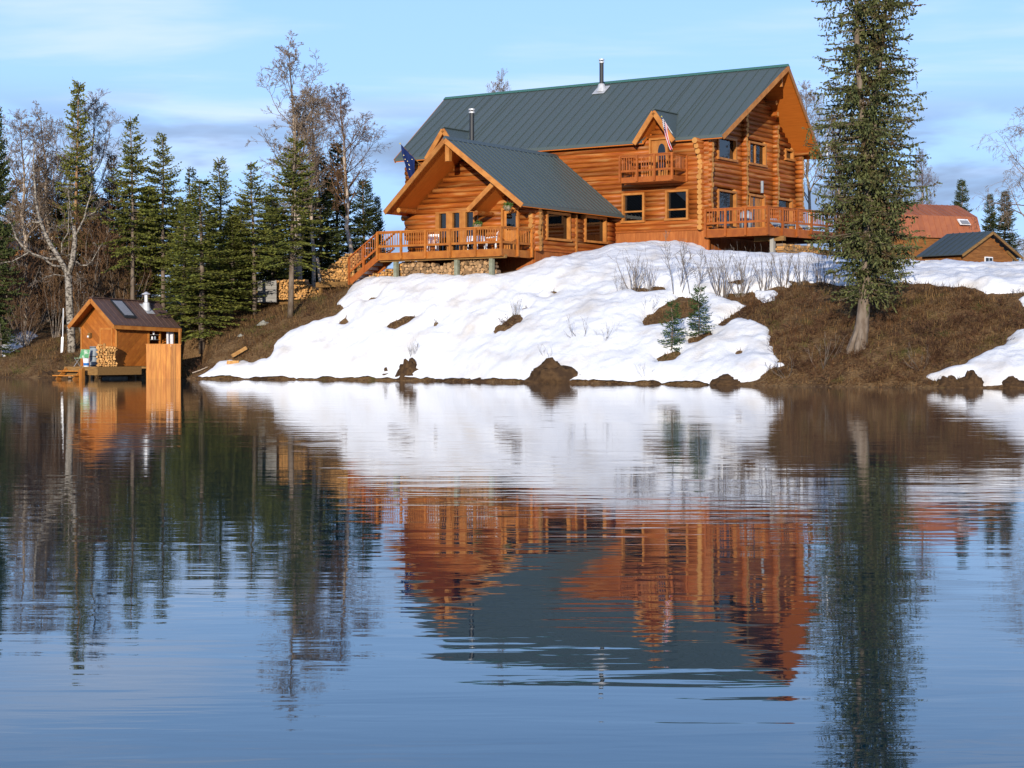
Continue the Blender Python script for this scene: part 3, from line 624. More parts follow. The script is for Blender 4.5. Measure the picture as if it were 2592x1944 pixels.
# ---- windows and doors
def window(F, x0, x1, z0, z1, bars=(), parent=lodge, fw=.09, curtain=None, name='window'):
    fr = MB()
    fbox(fr, F, x0 - .02, x1 + .02, -.1, .21, z1 - fw, z1 + .02); fbox(fr, F, x0 - .06, x1 + .06, -.1, .25, z0 - .02, z0 + fw)
    fbox(fr, F, x0 - .02, x0 + fw, -.1, .205, z0 + fw, z1 - fw); fbox(fr, F, x1 - fw, x1 + .02, -.1, .205, z0 + fw, z1 - fw)
    o = fr.build(name, X['trim'], parent)
    xs = sorted([x0 + fw] + [p for k, p in bars if k == 'v'] + [x1 - fw]); zs = sorted([z0 + fw] + [p for k, p in bars if k == 'h'] + [z1 - fw])
    for k, p in bars:
        if k == 'v': fbox(MB(), F, p - .04, p + .04, -.02, .1, z0 + fw, z1 - fw).build('mullion', X['trim'], o) 
        else: fbox(MB(), F, x0 + fw, x1 - fw, -.02, .1, p - .04, p + .04).build('mullion', X['trim'], o)
    for i in range(len(xs) - 1):
        for j in range(len(zs) - 1):
            fbox(MB(), F, xs[i] + .001, xs[i + 1] - .001, .0, .012, zs[j] + .001, zs[j + 1] - .001).build('pane', X['paneclear'] if curtain and i == len(xs) - 2 else X['pane'], o)
    if curtain:
        mb = MB(); n = 14; a, b = curtain; pts = [(a + (b - a) * i / n, -.02 - .025 * (i % 2)) for i in range(n + 1)]
        for (p, d0), (q_, d1) in zip(pts, pts[1:]): mb.add([F.p(p, d0, z0 + fw), F.p(q_, d1, z0 + fw), F.p(q_, d1, z1 - fw), F.p(p, d0, z1 - fw)], [(0, 1, 2, 3)])
        mb.build('curtain', X['cloth'], o)
    return o
window(FRONT, *W_front[0], bars=[('h', 1.12)]); window(FRONT, *W_front[1], bars=[('h', 1.12)])
window(GABLE, *W_gab[0]); window(GABLE, *W_gab[1], bars=[('v', 5.85)], curtain=(5.75, 6.9)); window(GABLE, *W_gab[2]); window(GABLE, *W_gab[3]); window(GABLE, *W_gab[4], curtain=(8.5, 9.0))
def arch_door(F, x0, x1, z0, z1, parent, ac=None):
    m_ = MB(); fbox(m_, F, x0 + .08, x1 - .08, -.05, .06, z0, z1 - .1); d = m_.build('door', X['trim'], parent)
    fr = MB(); fbox(fr, F, x0, x0 + .1, -.1, .2, z0, z1); fbox(fr, F, x1 - .1, x1, -.1, .2, z0, z1); fbox(fr, F, x0 + .1, x1 - .1, -.1, .2, z1 - .1, z1); fr.build('door_frame', X['trim'], d)
    c_ = ac if ac is not None else (x0 + x1) / 2; hw = .23; zt = z1 - .3; zb = z0 + .35; n = 10; P = []
    P.append((c_ - hw, zb + .25)); 
    for i in range(n + 1):
        t = i / n; P.append((c_ - hw * math.cos(math.pi * t), zt - .55 + .55 * math.sin(math.pi * t) ** .8))
    P.append((c_ + hw, zb + .25)); P.append((c_, zb))
    gl = MB().prism([F.p(x, .065, z) for x, z in P], F.n * .012); gl.build('glass', X['pane'], d)
    bk = MB().prism([F.p(x, .0605, z) for x, z in P], F.n * .003); bk.build('glass_backing', X['greyp'], d)
    cr = MB(); fbox(cr, F, c_ - .03, c_ + .03, .078, .085, zb + .3, zt - .75); fbox(cr, F, c_ - .16, c_ + .16, .078, .084, zb + .72, zb + .8); cr.build('leaded_cross', X['black'], d)
    MB().tube([F.p(x1 - .2, .06, z0 + 1.0), F.p(x1 - .2, .13, z0 + 1.0)], .03, 8).build('handle', X['black'], d)
    return d
arch_door(FRONT, *DOOR_B, lodge, ac=-2.42)
dg = MB(); fbox(dg, GABLE, 4.95, 6.85, -.1, .19, 2.12, 2.24); fbox(dg, GABLE, 4.95, 5.06, -.1, .19, 0, 2.12); fbox(dg, GABLE, 6.74, 6.85, -.1, .19, 0, 2.12); dgo = dg.build('entry_door', X['trim'], lodge)
for i in range(8):
    x0 = 5.06 + i * .21
    if 3 <= i <= 3: fbox(MB(), GABLE, x0, x0 + .205, 0, .02, .3, 2.1).build('pane', X['pane'], dgo)
    else: fbox(MB(), GABLE, x0, x0 + .205, -.03, .03 + .01 * (i % 2), 0, 2.12).build('door_board', X['trim'], dgo)
MB().tube([GABLE.p(6.25, .28, 2.35), GABLE.p(6.25, .28, 3.0)], .08, 10).build('wall_lantern', X['greyp'], lodge)
# ---- the front wing
WZ, WRZ, WRA = 0.95, 4.35, -8.95; WS = (WRZ - WZ) / 4.25; WE0, WE1 = WRA - 4.25, WRA + 4.25
def zwing(a): return WRZ - WS * abs(a - WRA)
W_doors = (-11.3, -8.83, -1.25, .9)
W_entry = (-7.14, -6.2, -1.25, .92)
wgl = log_wall('wing_gable_wall', WGAB, -1.28, 4.0, lambda z: max(-12.6, WRA - (WRZ - .3 - z) / WS), lambda z: min(-5.3, WRA + (WRZ - .3 - z) / WS), [W_doors, W_entry], .55, .35, step=.262, r=.148,
               ext_fn=lambda z: .55 if z < 0 else min(1.2, .55 + z * .6) if z < .8 else .0)
W_side = [(-6.95, -4.75, -.66, .74), (-3.3, -1.2, -.60, .76)]
wsd = log_wall('wing_side_wall', WSIDE, -1.18, .72, -7.8, -.15, W_side, .35, 0, step=.25)
for wd_ in W_side: window(WSIDE, *wd_)
end_column(-5.3, -1.2, .75, .35, wgl, F=WGAB)
for b in (-4.1, -7.35): fbox(MB(), WSIDE, b - .06, b + .06, -.1, .17, -1.2, .75).build('wall_post', X['trim'], lodge)
MB().box(-12.6, -12.4, -7.8, 0, -3.0, 1.22).build('wing_far_wall', X['log'], lodge)
MB().box(-12.4, -5.4, -7.7, -.1, -1.42, -1.3).build('wing_floor', X['core'], lodge)
Wr = [(WRA, -10.4), (WE1, -9.8), (WE1, -.02), (WRA, -.02)]; Wl = [(WE0, -9.8), (WRA, -10.4), (WRA, -.02), (WE0, -.02)]
mb = MB()
for pl in (Wr, Wl): mb.prism([(x, y + (.06 if y < -5 else 0), zwing(x) - .18) for x, y in pl], (0, 0, .16))
wroof = mb.build('wing_roof', X['soffit'], lodge)
roof_slope(wroof, Wr, lambda x, y: zwing(x), 'y', .42); roof_slope(wroof, Wl, lambda x, y: zwing(x), 'y', .42)
mb = MB(); mb.add([(WRA - .2, -10.42, WRZ - .1), (WRA, -10.42, WRZ + .1), (WRA + .2, -10.42, WRZ - .1), (WRA - .2, -.05, WRZ - .1), (WRA, -.05, WRZ + .1), (WRA + .2, -.05, WRZ - .1)], [(0, 1, 4, 3), (1, 2, 5, 4), (0, 2, 1), (3, 4, 5)]); mb.build('ridge_cap', X['roof'], wroof)
for e in (WE0, WE1): fascia('rake_board', [(e, -9.82, WZ - .12), (WRA, -10.42, WRZ - .13)], .25, .06, X['trim'], wroof)
for e, s in ((WE1, 1), (WE0, -1)): MB().box(min(e, e + .03 * s), max(e, e + .03 * s), -9.8, -.05, WZ - .14, WZ - .005).build('eave_board', X['roof'], wroof)  # shade on the wing eaves is put into the board colour too
MB().box(WRA - .12, WRA + .12, -10.2, -9.95, WRZ - 1.15, WRZ - .32).build('king_post', X['trim'], wroof)
for a in (WRA - 3.7, WRA + 3.5, WRA, -6.3):
    z = zwing(a) - .42; m_ = MB(); m_.tube([(a, -7.6, z), (a, -9.35, z)], [.13, .125], 10, cap=False); m_.mi = 1; m_.f.append([10 + j for j in reversed(range(10))]); m_.m.append(1); m_.build('purlin', [X['log'], X['logend']], wroof)
# small entry gable tucked under the right slope
eg = MB().prism([(-8.05, -9.6, .72), (-6.35, -9.6, 2.10), (-6.35, -7.75, 2.10), (-8.05, -7.75, .72)], (0, 0, .13)); ego = eg.build('entry_gable_roof', X['soffit'], lodge)
for i in range(4):
    y0 = -9.62 + i * .46; MB().prism([(-8.08, y0, .86), (-6.35, y0, 2.26), (-6.35, y0 + .45, 2.26), (-8.08, y0 + .45, .86)], (0, 0, .03)).build('roof_panel', X['roof'], ego)
fascia('rake_board', [(-8.1, -9.64, .74), (-6.4, -9.64, 2.12)], .24, .05, X['trim'], ego)
m_ = MB(); m_.tube([(-7.75, -7.7, .62), (-7.75, -9.4, .62)], .12, 10); m_.build('beam', X['log'], ego)
# french doors: three tall panes
fr = MB(); a0, a1, z0_, z1_ = W_doors
fbox(fr, WGAB, a0, a1, -.1, .2, z1_ - .09, z1_)
for x0, x1 in ((a0, a0 + .22), (-10.62, -10.22), (-9.78, -9.40), (a1 - .09, a1)): fbox(fr, WGAB, x0, x1, -.1, .2, z0_, z1_ - .09)
fro = fr.build('glazed_doors', X['trim'], lodge)
for x0, x1 in ((a0 + .22, -10.62), (-10.22, -9.78), (-9.40, a1 - .09)): fbox(MB(), WGAB, x0 + .001, x1 - .001, .04, .052, z0_ + .1, z1_ - .091).build('pane', X['pane'], fro)
dn = MB(); fbox(dn, WGAB, -7.1, -6.24, -.04, .05, -1.25, .82); dno = dn.build('entry_door', X['trim'], lodge)
fr = MB(); fbox(fr, WGAB, -7.2, -7.1, -.1, .2, -1.25, .92); fbox(fr, WGAB, -6.24, -6.14, -.1, .2, -1.25, .92); fbox(fr, WGAB, -7.1, -6.24, -.1, .2, .82, .92); fr.build('door_frame', X['trim'], dno)
fbox(MB(), WGAB, -6.95, -6.4, .055, .068, -.2, .65).build('pane', X['pane'], dno)
MB().box(-12.95, -12.75, -8.05, -7.95, 1.55, 1.72).tube([(-12.85, -8.05, 1.6), (-12.85, -8.22, 1.52)], .07, 8).build('flood_lamp', X['black'], wroof)
# ---- skirting of upright boards under the walls
def skirt(F, x0, x1, ztop, zbot, parent, wd=.62):
    sk = MB(); fbox(sk, F, x0, x1, -.1, .0, zbot, ztop - .02); so = sk.build('skirting', X['core'], parent); x = x0
    me = None
    while x < x1 - .05:
        e = min(x + wd, x1); b_ = MB(); fbox(b_, F, x + .004, e - .004, .0, .035, zbot, ztop); b_.build('skirt_board', X['skirt'], so); x = e
    fbox(MB(), F, x0, x1, .035, .10, ztop - .06, ztop + .04).build('water_table', X['deck_red'], so)
skirt(FRONT, -5.25, .35, .06, -2.2, lodge); skirt(WSIDE, -7.8, -.2, -1.2, -3.2, lodge); skirt(WGAB, -12.6, -5.35, -1.3, -3.6, lodge); skirt(GABLE, 0, 10.9, -.02, -2.4, lodge)
# ---- railings, decks, balcony, stairs
def bar(name, p0, p1, wd, ht, matl, parent): return MB().beam(p0, p1, wd, ht).build(name, matl, parent)
_bal = {}
def baluster_mesh(h, matl):
    k = (round(h, 2), matl.name)
    if k not in _bal: _bal[k] = MB().tube([(0, 0, 0), (0, 0, h * .3), (0, 0, h * .7), (0, 0, h)], [.022, .026, .025, .02], 6).mesh('baluster', matl)
    return _bal[k]
def railing(name, p0, p1, zf, zt, parent, matl, posts=1.45, fasc=.36, ends=(True, True), mid=.31, zbot=None, spacing=.145):
    p0 = np.array(p0, float); p1 = np.array(p1, float); d = p1 - p0; L = np.linalg.norm(d); d /= L; nrm = np.array((d[1], -d[0])); rz = math.atan2(d[1], d[0])
    def P(s, o, z): q_ = p0 + d * s + nrm * o; return (q_[0], q_[1], z)
    r_ = MB().beam(P(-.05, 0, zt - .02), P(L + .05, 0, zt - .02), .16, .045).build(name, matl, parent)
    bar('mid_rail', P(0, .03, zf + mid), P(L, .03, zf + mid), .05, .11, matl, r_); bar('under_rail', P(0, .02, zt - .09), P(L, .02, zt - .09), .045, .09, matl, r_)
    n = max(1, round(L / posts)); ss = [L * i / n for i in range(n + 1)]
    for i, s in enumerate(ss):
        if (i == 0 and not ends[0]) or (i == n and not ends[1]): continue
        q_ = P(s, .075, 0); o = MB().box(-.055, .055, -.05, .05, zf - fasc + .02, zt - .045).build('post', matl, r_, loc=(q_[0], q_[1], 0), rot=(0, 0, rz))
    h = zt - zf - mid - .16; me = baluster_mesh(h, matl); m_ = int(L / spacing)
    for i in range(m_):
        s = (i + .5) * L / m_
        if min(abs(s - k) for k in ss) < .08: continue
        q_ = P(s + rnd.uniform(-.008, .008), .02, zf + mid + .055); obj('baluster', me, r_, loc=q_, rot=(0, 0, rnd.uniform(0, 3)))
    if fasc: bar('deck_fascia', P(0, .0, zf - fasc / 2 - .02), P(L, .0, zf - fasc / 2 - .02), .05, fasc, matl, r_)
    return r_
def deck(name, plan, zf, matl, parent, dirx=True):
    xs = [p[0] for p in plan]; ys = [p[1] for p in plan]; d = MB().prism([(x, y, zf - .3) for x, y in plan], (0, 0, .22)).build(name, X['deck_red'], parent)
    y = min(ys)
    while y < max(ys):
        P = clip(clip(plan, 0, 1, y), 0, -1, -(y + .135))
        if len(P) > 2: MB().prism([(x, yy, zf - .07) for x, yy in P], (0, 0, .06)).build('deck_board', matl, d)
        y += .145
    return d
WF, WT = -1.28, -.20
wdeck = deck('wing_deck', [(-12.9, -10.68), (-5.32, -10.68), (-5.32, -8.2), (-5.9, -7.95), (-12.6, -7.95), (-12.9, -7.95)], WF, X['deck'], lodge)
railing('wing_rail', (-12.9, -10.72), (-5.28, -10.72), WF, WT, lodge, X['deck'], posts=1.5); railing('wing_rail', (-5.28, -10.70), (-5.28, -8.2), WF, WT, lodge, X['deck'], posts=1.2, ends=(False, True))
railing('side_deck_rail', (-15.6, -1.2), (-13.2, -1.2), WF + .75, WT + .75, lodge, X['deck_red'], posts=1.2)
MB().box(-15.7, -12.7, -1.3, 1.6, WF + .45, WF + .74).build('side_deck', X['deck_red'], lodge)
for a in (-6.1, -8.2, -12.0): MB().box(a - .1, a + .1, -10.5, -10.3, -3.9, WF - .3).build('deck_post', X['post'], lodge)
MB().box(-12.9, -5.2, -10.55, -10.4, WF - .46, WF - .30).build('deck_beam', X['oldplank'], lodge)
# stairs down to the left
st = MB(); s0, s1 = np.array((-12.9, -10.68, WF - .2)), np.array((-14.75, -10.68, WF - 1.42)); st.beam(s0, s1, .05, .30); sto = st.build('stairs', X['deck_red'], lodge)
MB().beam(s0 + (0, 1.2, 0), s1 + (0, 1.2, 0), .05, .30).build('stringer', X['deck_red'], sto)
for i in range(6):
    f = (i + .5) / 6; x = -12.95 - 1.8 * f; z = WF - .12 - 1.2 * f; MB().box(x - .15, x + .15, -10.65, -9.5, z - .04, z).build('tread', X['deck'], sto); MB().box(x + .12, x + .14, -10.65, -9.5, z, z + .16).build('riser', X['white'], sto)
for y in (-10.72, -9.45):
    bar('stair_rail', (-12.85, y, WT - .02), (-14.85, y, WT - 1.32), .14, .05, X['deck_red'], sto); bar('stair_mid_rail', (-12.85, y, WF + .30), (-14.85, y, WF - .98), .045, .10, X['deck_red'], sto)
    me = baluster_mesh(.68, X['deck_red'])
    for i in range(13):
        f = (i + .5) / 13; obj('baluster', me, sto, loc=(-12.9 - 1.9 * f, y, WF + .32 - 1.28 * f * .95))
    for f in (.5, 1.0): MB().box(-12.9 - 1.9 * f - .05, -12.9 - 1.9 * f + .05, y - .05, y + .05, WF - 1.28 * f - .3, WT - .05 - 1.28 * f).build('stair_post', X['deck_red'], sto)
# right deck round the gable end
RP = [(.35, -.35), (3.85, -.45), (4.55, 3.2), (5.1, 7.6), (5.1, 9.5)]
deck('gable_deck', [RP[0], RP[1], RP[2], RP[3], RP[4], (.3, 9.5)], 0.0, X['deck'], lodge)
for i in range(3): railing('gable_rail', RP[i], RP[i + 1], -.02, 1.04, lodge, X['deck_red'], posts=1.3, fasc=.40, ends=(True, i == 2))
MB().box(2.6, 4.3, .6, .8, -.66, -.42).build('deck_beam', X['oldplank'], lodge)
MB().box(3.55, 3.75, .5, .75, -2.4, -.5).build('deck_post', X['concrete'], lodge); MB().box(4.4, 4.6, 5.8, 6.0, -2.4, -.35).build('deck_post', X['post'], lodge)
# balcony under the dormer
deck('balcony_floor', [(-4.0, -1.5), (-.98, -1.5), (-.98, -.13), (-4.0, -.13)], 2.80, X['deck'], lodge)
railing('balcony_rail', (-4.05, -1.53), (-.95, -1.53), 2.80, 3.94, lodge, X['deck_red'], posts=1.03, fasc=.28); railing('balcony_rail', (-.95, -1.53), (-.95, -.15), 2.80, 3.94, lodge, X['deck_red'], posts=1.3, fasc=.28, ends=(False, True)); railing('balcony_rail', (-4.05, -.15), (-4.05, -1.53), 2.80, 3.94, lodge, X['deck_red'], posts=1.3, fasc=.28, ends=(True, False))
# stove pipes
def pipe(a, b, z0, z1, r, name='stove_pipe', flash=True):
    o = MB().tube([(a, b, z0), (a, b, z1)], r, 14).build(name, X['black'], lodge, smooth=False)
    MB().tube([(a, b, z1 + .05), (a, b, z1 + .13)], r * 1.35, 14).tube([(a, b, z1 - .1), (a, b, z1 - .02)], r * 1.25, 14).build('cap', X['steel'], o)
    for k in range(4): MB().tube([(a + r * math.cos(k * 1.57), b + r * math.sin(k * 1.57), z1 - .05), (a + r * math.cos(k * 1.57), b + r * math.sin(k * 1.57), z1 + .08)], .012, 4).build('cap_leg', X['steel'], o)
    if flash:
        zb = zmain(b) + .04; m_ = MB(); m_.prism([(a - .4, b - .4, zmain(b - .4) + .085), (a + .4, b - .4, zmain(b - .4) + .085), (a + .4, b + .3, zmain(b + .3) + .085), (a - .4, b + .3, zmain(b + .3) + .085)], (0, 0, .012)); m_.tube([(a, b, zb - .1), (a, b, zb + .28), (a, b, zb + .36)], [.3, .2, .16], 14); m_.build('flashing', X['steel'], o)
pipe(-9.0, 4.7, 8.3, 10.15, .12); pipe(-10.42, -6.0, 3.0, 6.25, .125, flash=False)
MB().tube([(1.7, 11.6, 4.3), (1.7, 11.6, 5.6)], .03, 8).tube([(1.7, 11.6, 5.6), (1.7, 11.6, 6.1)], .012, 6).tube([(1.4, 11.3, 4.75), (1.7, 11.6, 4.75)], .015, 6).build('white_antenna', X['white'], lodge)
bpy.context.view_layer.update()

# ------------------------------------------------------------------ firewood
def wood_meshes(prefix, endmat, L):
    out = []
    for k in range(6):
        q = random.Random(k + 11); mb = MB(); n = 9 if k < 2 else (5 if k < 4 else 4); r = 1.0; prof = []
        if k < 2: prof = [(math.cos(6.283 * i / n) * q.uniform(.92, 1.05), math.sin(6.283 * i / n) * q.uniform(.92, 1.05)) for i in range(n)]
        elif k < 4: prof = [(-1, -.55), (.1, -.75), (1, -.5), (.75, .35), (-.1, .8)]
        else: prof = [(-1, -.6), (.95, -.7), (.6, .5), (-.5, .75)]
        prof = [(x * q.uniform(.9, 1.1) * .5, y * q.uniform(.9, 1.1) * .5) for x, y in prof]
        mb.prism([(x, -L / 2, y) for x, y in prof], (0, L, 0)); nf = len(mb.f); mb.m = [1, 1] + [0 if i % 2 or k < 2 else 1 for i in range(nf - 2)]
        out.append(mb.mesh(prefix, [X['bark'], endmat]))
    return out
WM = wood_meshes('split_log', X['cut'], 1.0); WMG = wood_meshes('round_log', X['cutgrey'], 1.0)
def stack(name, label, loc, rz, width, height, size, meshes, depth=.42, hfun=None, slope=0.0, group=None, rounds=False):
    """firewood seen from its cut ends; x along the stack, y into it"""
    t = empty(name, loc, rz); tag(t, label, 'firewood', group); cnt = 0; z = 0.0; row = 0
    core = MB()
    while z < height:
        x = (row % 2) * size * .3; rowh = size * rnd.uniform(.72, .86)
        while x < width:
            s_ = size * rnd.uniform(.75, 1.25)
            if z + rowh * .5 < (hfun(x / width) if hfun else 1) * height and cnt < 300:
                me = meshes[rnd.choice((0, 0, 1, 1, 2, 3, 4) if rounds else (0, 2, 3, 4, 5, 2, 3, 5))]
                obj(me.name, me, t, loc=(x + s_ / 2, depth / 2 + rnd.uniform(-.09, .07), z + s_ * .42 + slope * x), rot=(rnd.uniform(-.05, .05), rnd.uniform(0, 6.28), rnd.uniform(-.07, .07)), scale=(s_ * 1.02, depth * rnd.uniform(.85, 1.1), s_ * 1.02)); cnt += 1
            x += s_ * .93
        z += rowh; row += 1
    return t
def lw(a, b, c=None):   # lodge plan coordinates to world
    x, y = ab2w(a, b); return (x, y, H(a, b) if c is None else FL + c)
stack('firewood_stack', 'grey-brown stack of round firewood under the wing deck between its posts', lw(-11.9, -10.15, -2.62), -TH, 5.7, .95, .19, WMG, hfun=lambda t: .85 + .15 * math.sin(t * 9 + 1), rounds=True)
stack('firewood_stack', 'low stack of split firewood tucked beneath the deck stairs', lw(-14.3, -10.0, -2.75), -TH, 2.3, .95, .15, WM, hfun=lambda t: .25 + .75 * t)
stack('firewood_stack', 'tall bright heap of split firewood left of the deck stairs', lw(-17.75, -9.5, -2.62), -TH, 2.6, 1.42, .15, WM, hfun=lambda t: min(1, .38 + t * .95))
pf = empty('wood_platform', lw(-16.4, -9.2, -2.63), -TH); tag(pf, 'weathered plank platform carrying the tall firewood heap', 'platform')
MB().box(-1.5, 1.5, -.45, .5, -.09, 0).build('top', X['oldplank'], pf); MB().box(-1.5, 1.7, -.5, -.46, -.28, -.02).build('edge_beam', X['oldplank'], pf)
for x in (-1.3, 0, 1.3): MB().box(x - .07, x + .07, -.4, -.26, -1.6, -.09).build('leg', X['oldplank'], pf)
stk = hit(742, 770)
stack('firewood_stack', 'brown-orange firewood pile behind the spruce trunks beside grey crate boards', (stk[0] - 1.0, stk[1] + .3, stk[2] + .25), -TH * .6, 2.7, 1.15, .15, WM, hfun=lambda t: .9 if t < .6 else .9 - (t - .6) * 1.6)
stack('firewood_stack', 'small stack of round logs left of the grey crate boards', (stk[0] - 2.75, stk[1] + .9, stk[2] + .15), -TH * .6, .9, 1.15, .2, WMG, rounds=True)
cr_ = empty('crate_wall', (stk[0] - 1.95, stk[1] + .15, stk[2] + .1), -TH * .6); tag(cr_, 'grey weathered board crate side standing at the firewood pile', 'crate')
for i in range(5): MB().box(0, 1.15, -.02 + .01 * (i % 2), .03, i * .235, i * .235 + .222).build('board', X['greyw'], cr_)
for x in (.08, 1.07): MB().box(x - .04, x + .04, .031, .1, 0, 1.2).build('batten', X['greyw'], cr_)
rk = empty('wood_rack', (stk[0] - .3, stk[1] + .45, stk[2] - .1), -TH * .6); tag(rk, 'long low dark timber sled under the firewood pile and crate', 'rack')
for y in (-.25, .25): MB().beam((-2.6, y, .12), (2.5, y, .2), .12, .14).build('runner', X['oldplank'], rk)
for x in (-2.2, -.9, .4, 1.7): MB().box(x, x + .14, -.4, .4, .2, .28).build('slat', X['oldplank'], rk)
stack('firewood_stack', 'pale split firewood stacked under the gable-end deck beside the big spruce', lw(3.75, .75, -1.36), R(90) - TH, 8.2, .80, .135, WM, hfun=lambda t: .8 + .2 * math.sin(t * 7), depth=-.4)

# ------------------------------------------------------------------ things on the decks
def chair(name, label, loc, rz, matl, group=None):
    t = empty(name, loc, rz); tag(t, label, 'chair', group)
    MB().box(-.24, .24, -.22, .24, .40, .44).build('seat', matl, t)
    bk = MB(); bk.beam((-.24, .26, .42), (-.24, .36, .92), .05, .05); bk.beam((.24, .26, .42), (.24, .36, .92), .05, .05)
    for x in (-.15, -.05, .05, .15): bk.beam((x, .26, .44), (x, .355, .88), .06, .02)
    bk.beam((-.26, .365, .9), (.26, .365, .9), .03, .08); bk.build('backrest', matl, t)
    for x, y in ((-.22, -.2), (.22, -.2), (-.22, .24), (.22, .24)): MB().beam((x * 1.08, y * 1.1, 0), (x, y, .41), .045, .045).build('leg', matl, t)
    for x in (-.26, .26): MB().beam((x, -.2, .62), (x, .3, .66), .05, .035).beam((x, -.19, .4), (x, -.19, .62), .04, .04).build('armrest', matl, t)
    return t
def dw(a, b, c): x, y = ab2w(a, b); return (x, y, FL + c)
chair('patio_chair', 'white plastic chair by the left end of the glazed doors on the wing deck', dw(-10.3, -9.6, WF), -TH + .4, X['white'], 'white chairs on the wing deck')
chair('patio_chair', 'white plastic chair beside the blue cloth covered table on the wing deck', dw(-6.75, -9.55, WF), -TH - .9, X['white'], 'white chairs on the wing deck')
pt = empty('patio_table', dw(-7.6, -9.6, WF), -TH); tag(pt, 'small white patio table under a blue and white cloth on the wing deck', 'table')
for k in range(4): MB().beam((.3 * (1 if k % 2 else -1), .3 * (1 if k < 2 else -1), 0), (.26 * (1 if k % 2 else -1), .26 * (1 if k < 2 else -1), .68), .04, .04).build('leg', X['white'], pt)
MB().tube([(0, 0, .68), (0, 0, .71)], .45, 16).build('table_top', X['white'], pt)
tcl = MB(); n = 20
ring0 = [(math.cos(6.283 * i / n) * .455, math.sin(6.283 * i / n) * .455, .715) for i in range(n)]; ring1 = [(math.cos(6.283 * i / n) * (.5 + .05 * (i % 2)), math.sin(6.283 * i / n) * (.5 + .05 * (i % 2)), .40 + .06 * math.sin(i)) for i in range(n)]
tcl.add(ring0 + ring1 + [(0, 0, .725)], [(i, n + i, n + (i + 1) % n, (i + 1) % n) for i in range(n)] + [(2 * n, i, (i + 1) % n) for i in range(n)])
o = tcl.build('tablecloth', X['bluecloth'], None, loc=dw(-7.6, -9.6, WF)); tag(o, 'blue and white cloth draped over the wing deck table', 'tablecloth')
def basket(a, label):
    zt = zwing(a) - .55 if a > -7 else .55
    t = empty('hanging_basket', dw(a, -9.25, zt - .75), -TH); tag(t, label, 'basket', 'hanging baskets at the wing entry')
    MB().tube([(0, 0, 0), (0, 0, .1), (0, 0, .25)], [.08, .19, .22], 12).build('pot', X['pot'], t)
    MB().tube([(0, 0, .25), (0, 0, .75)], .008, 4).build('hanger', X['black'], t)
    k = 140; P = []; 
    for i in range(k):
        an = rnd.uniform(0, 6.28); rr = rnd.uniform(0, .28); z = rnd.uniform(.2, .42) - rr * .3; d = rnd.uniform(0, 6.28); x, y = math.cos(an) * rr, math.sin(an) * rr
        P += [(x, y, z), (x + .07 * math.cos(d), y + .07 * math.sin(d), z + .03), (x + .03 * math.cos(d + .8), y + .03 * math.sin(d + .8), z + .07)]
    obj('foliage', npmesh('foliage', P, np.arange(3 * k).reshape(-1, 3), X['plantg']), t)
basket(-7.75, 'mossy hanging basket left of the wing entry door'); basket(-5.95, 'mossy hanging basket right of the wing entry door')
def lounger(name, label, loc, rz):
    t = empty(name, loc, rz); tag(t, label, 'lounger', 'loungers on the gable deck')
    MB().box(-.3, .3, -.6, .5, .26, .34).build('seat', X['greyp'], t); MB().beam((0, .5, .3), (0, 1.0, .72), .6, .07).build('backrest', X['greyp'], t)
    for x, y in ((-.26, -.5), (.26, -.5), (-.26, .45), (.26, .45)): MB().box(x - .025, x + .025, y - .025, y + .025, 0, .26).build('leg', X['steel'], t)
lounger('sun_lounger', 'low grey lounger behind the gable deck rail nearest the door', dw(3.0, 3.4, 0), -TH + 1.2); lounger('sun_lounger', 'low grey lounger behind the gable deck rail nearest the big spruce', dw(3.4, 6.2, 0), -TH + 1.4)
gc = empty('covered_grill', dw(1.5, 1.9, 0), -TH); tag(gc, 'rounded grey covered grill in front of the lower gable window', 'grill')
MB().tube([(0, 0, .06), (0, 0, .5), (0, 0, .8), (0, 0, .98), (0, 0, 1.06)], [.33, .36, .37, .28, .1], 14).build('cover', X['greyp'], gc, smooth=True); 
for x in (-.2, .2): MB().tube([(x, -.2, .08), (x, .2, .08)], .08, 10).build('wheel', X['rubber'], gc)
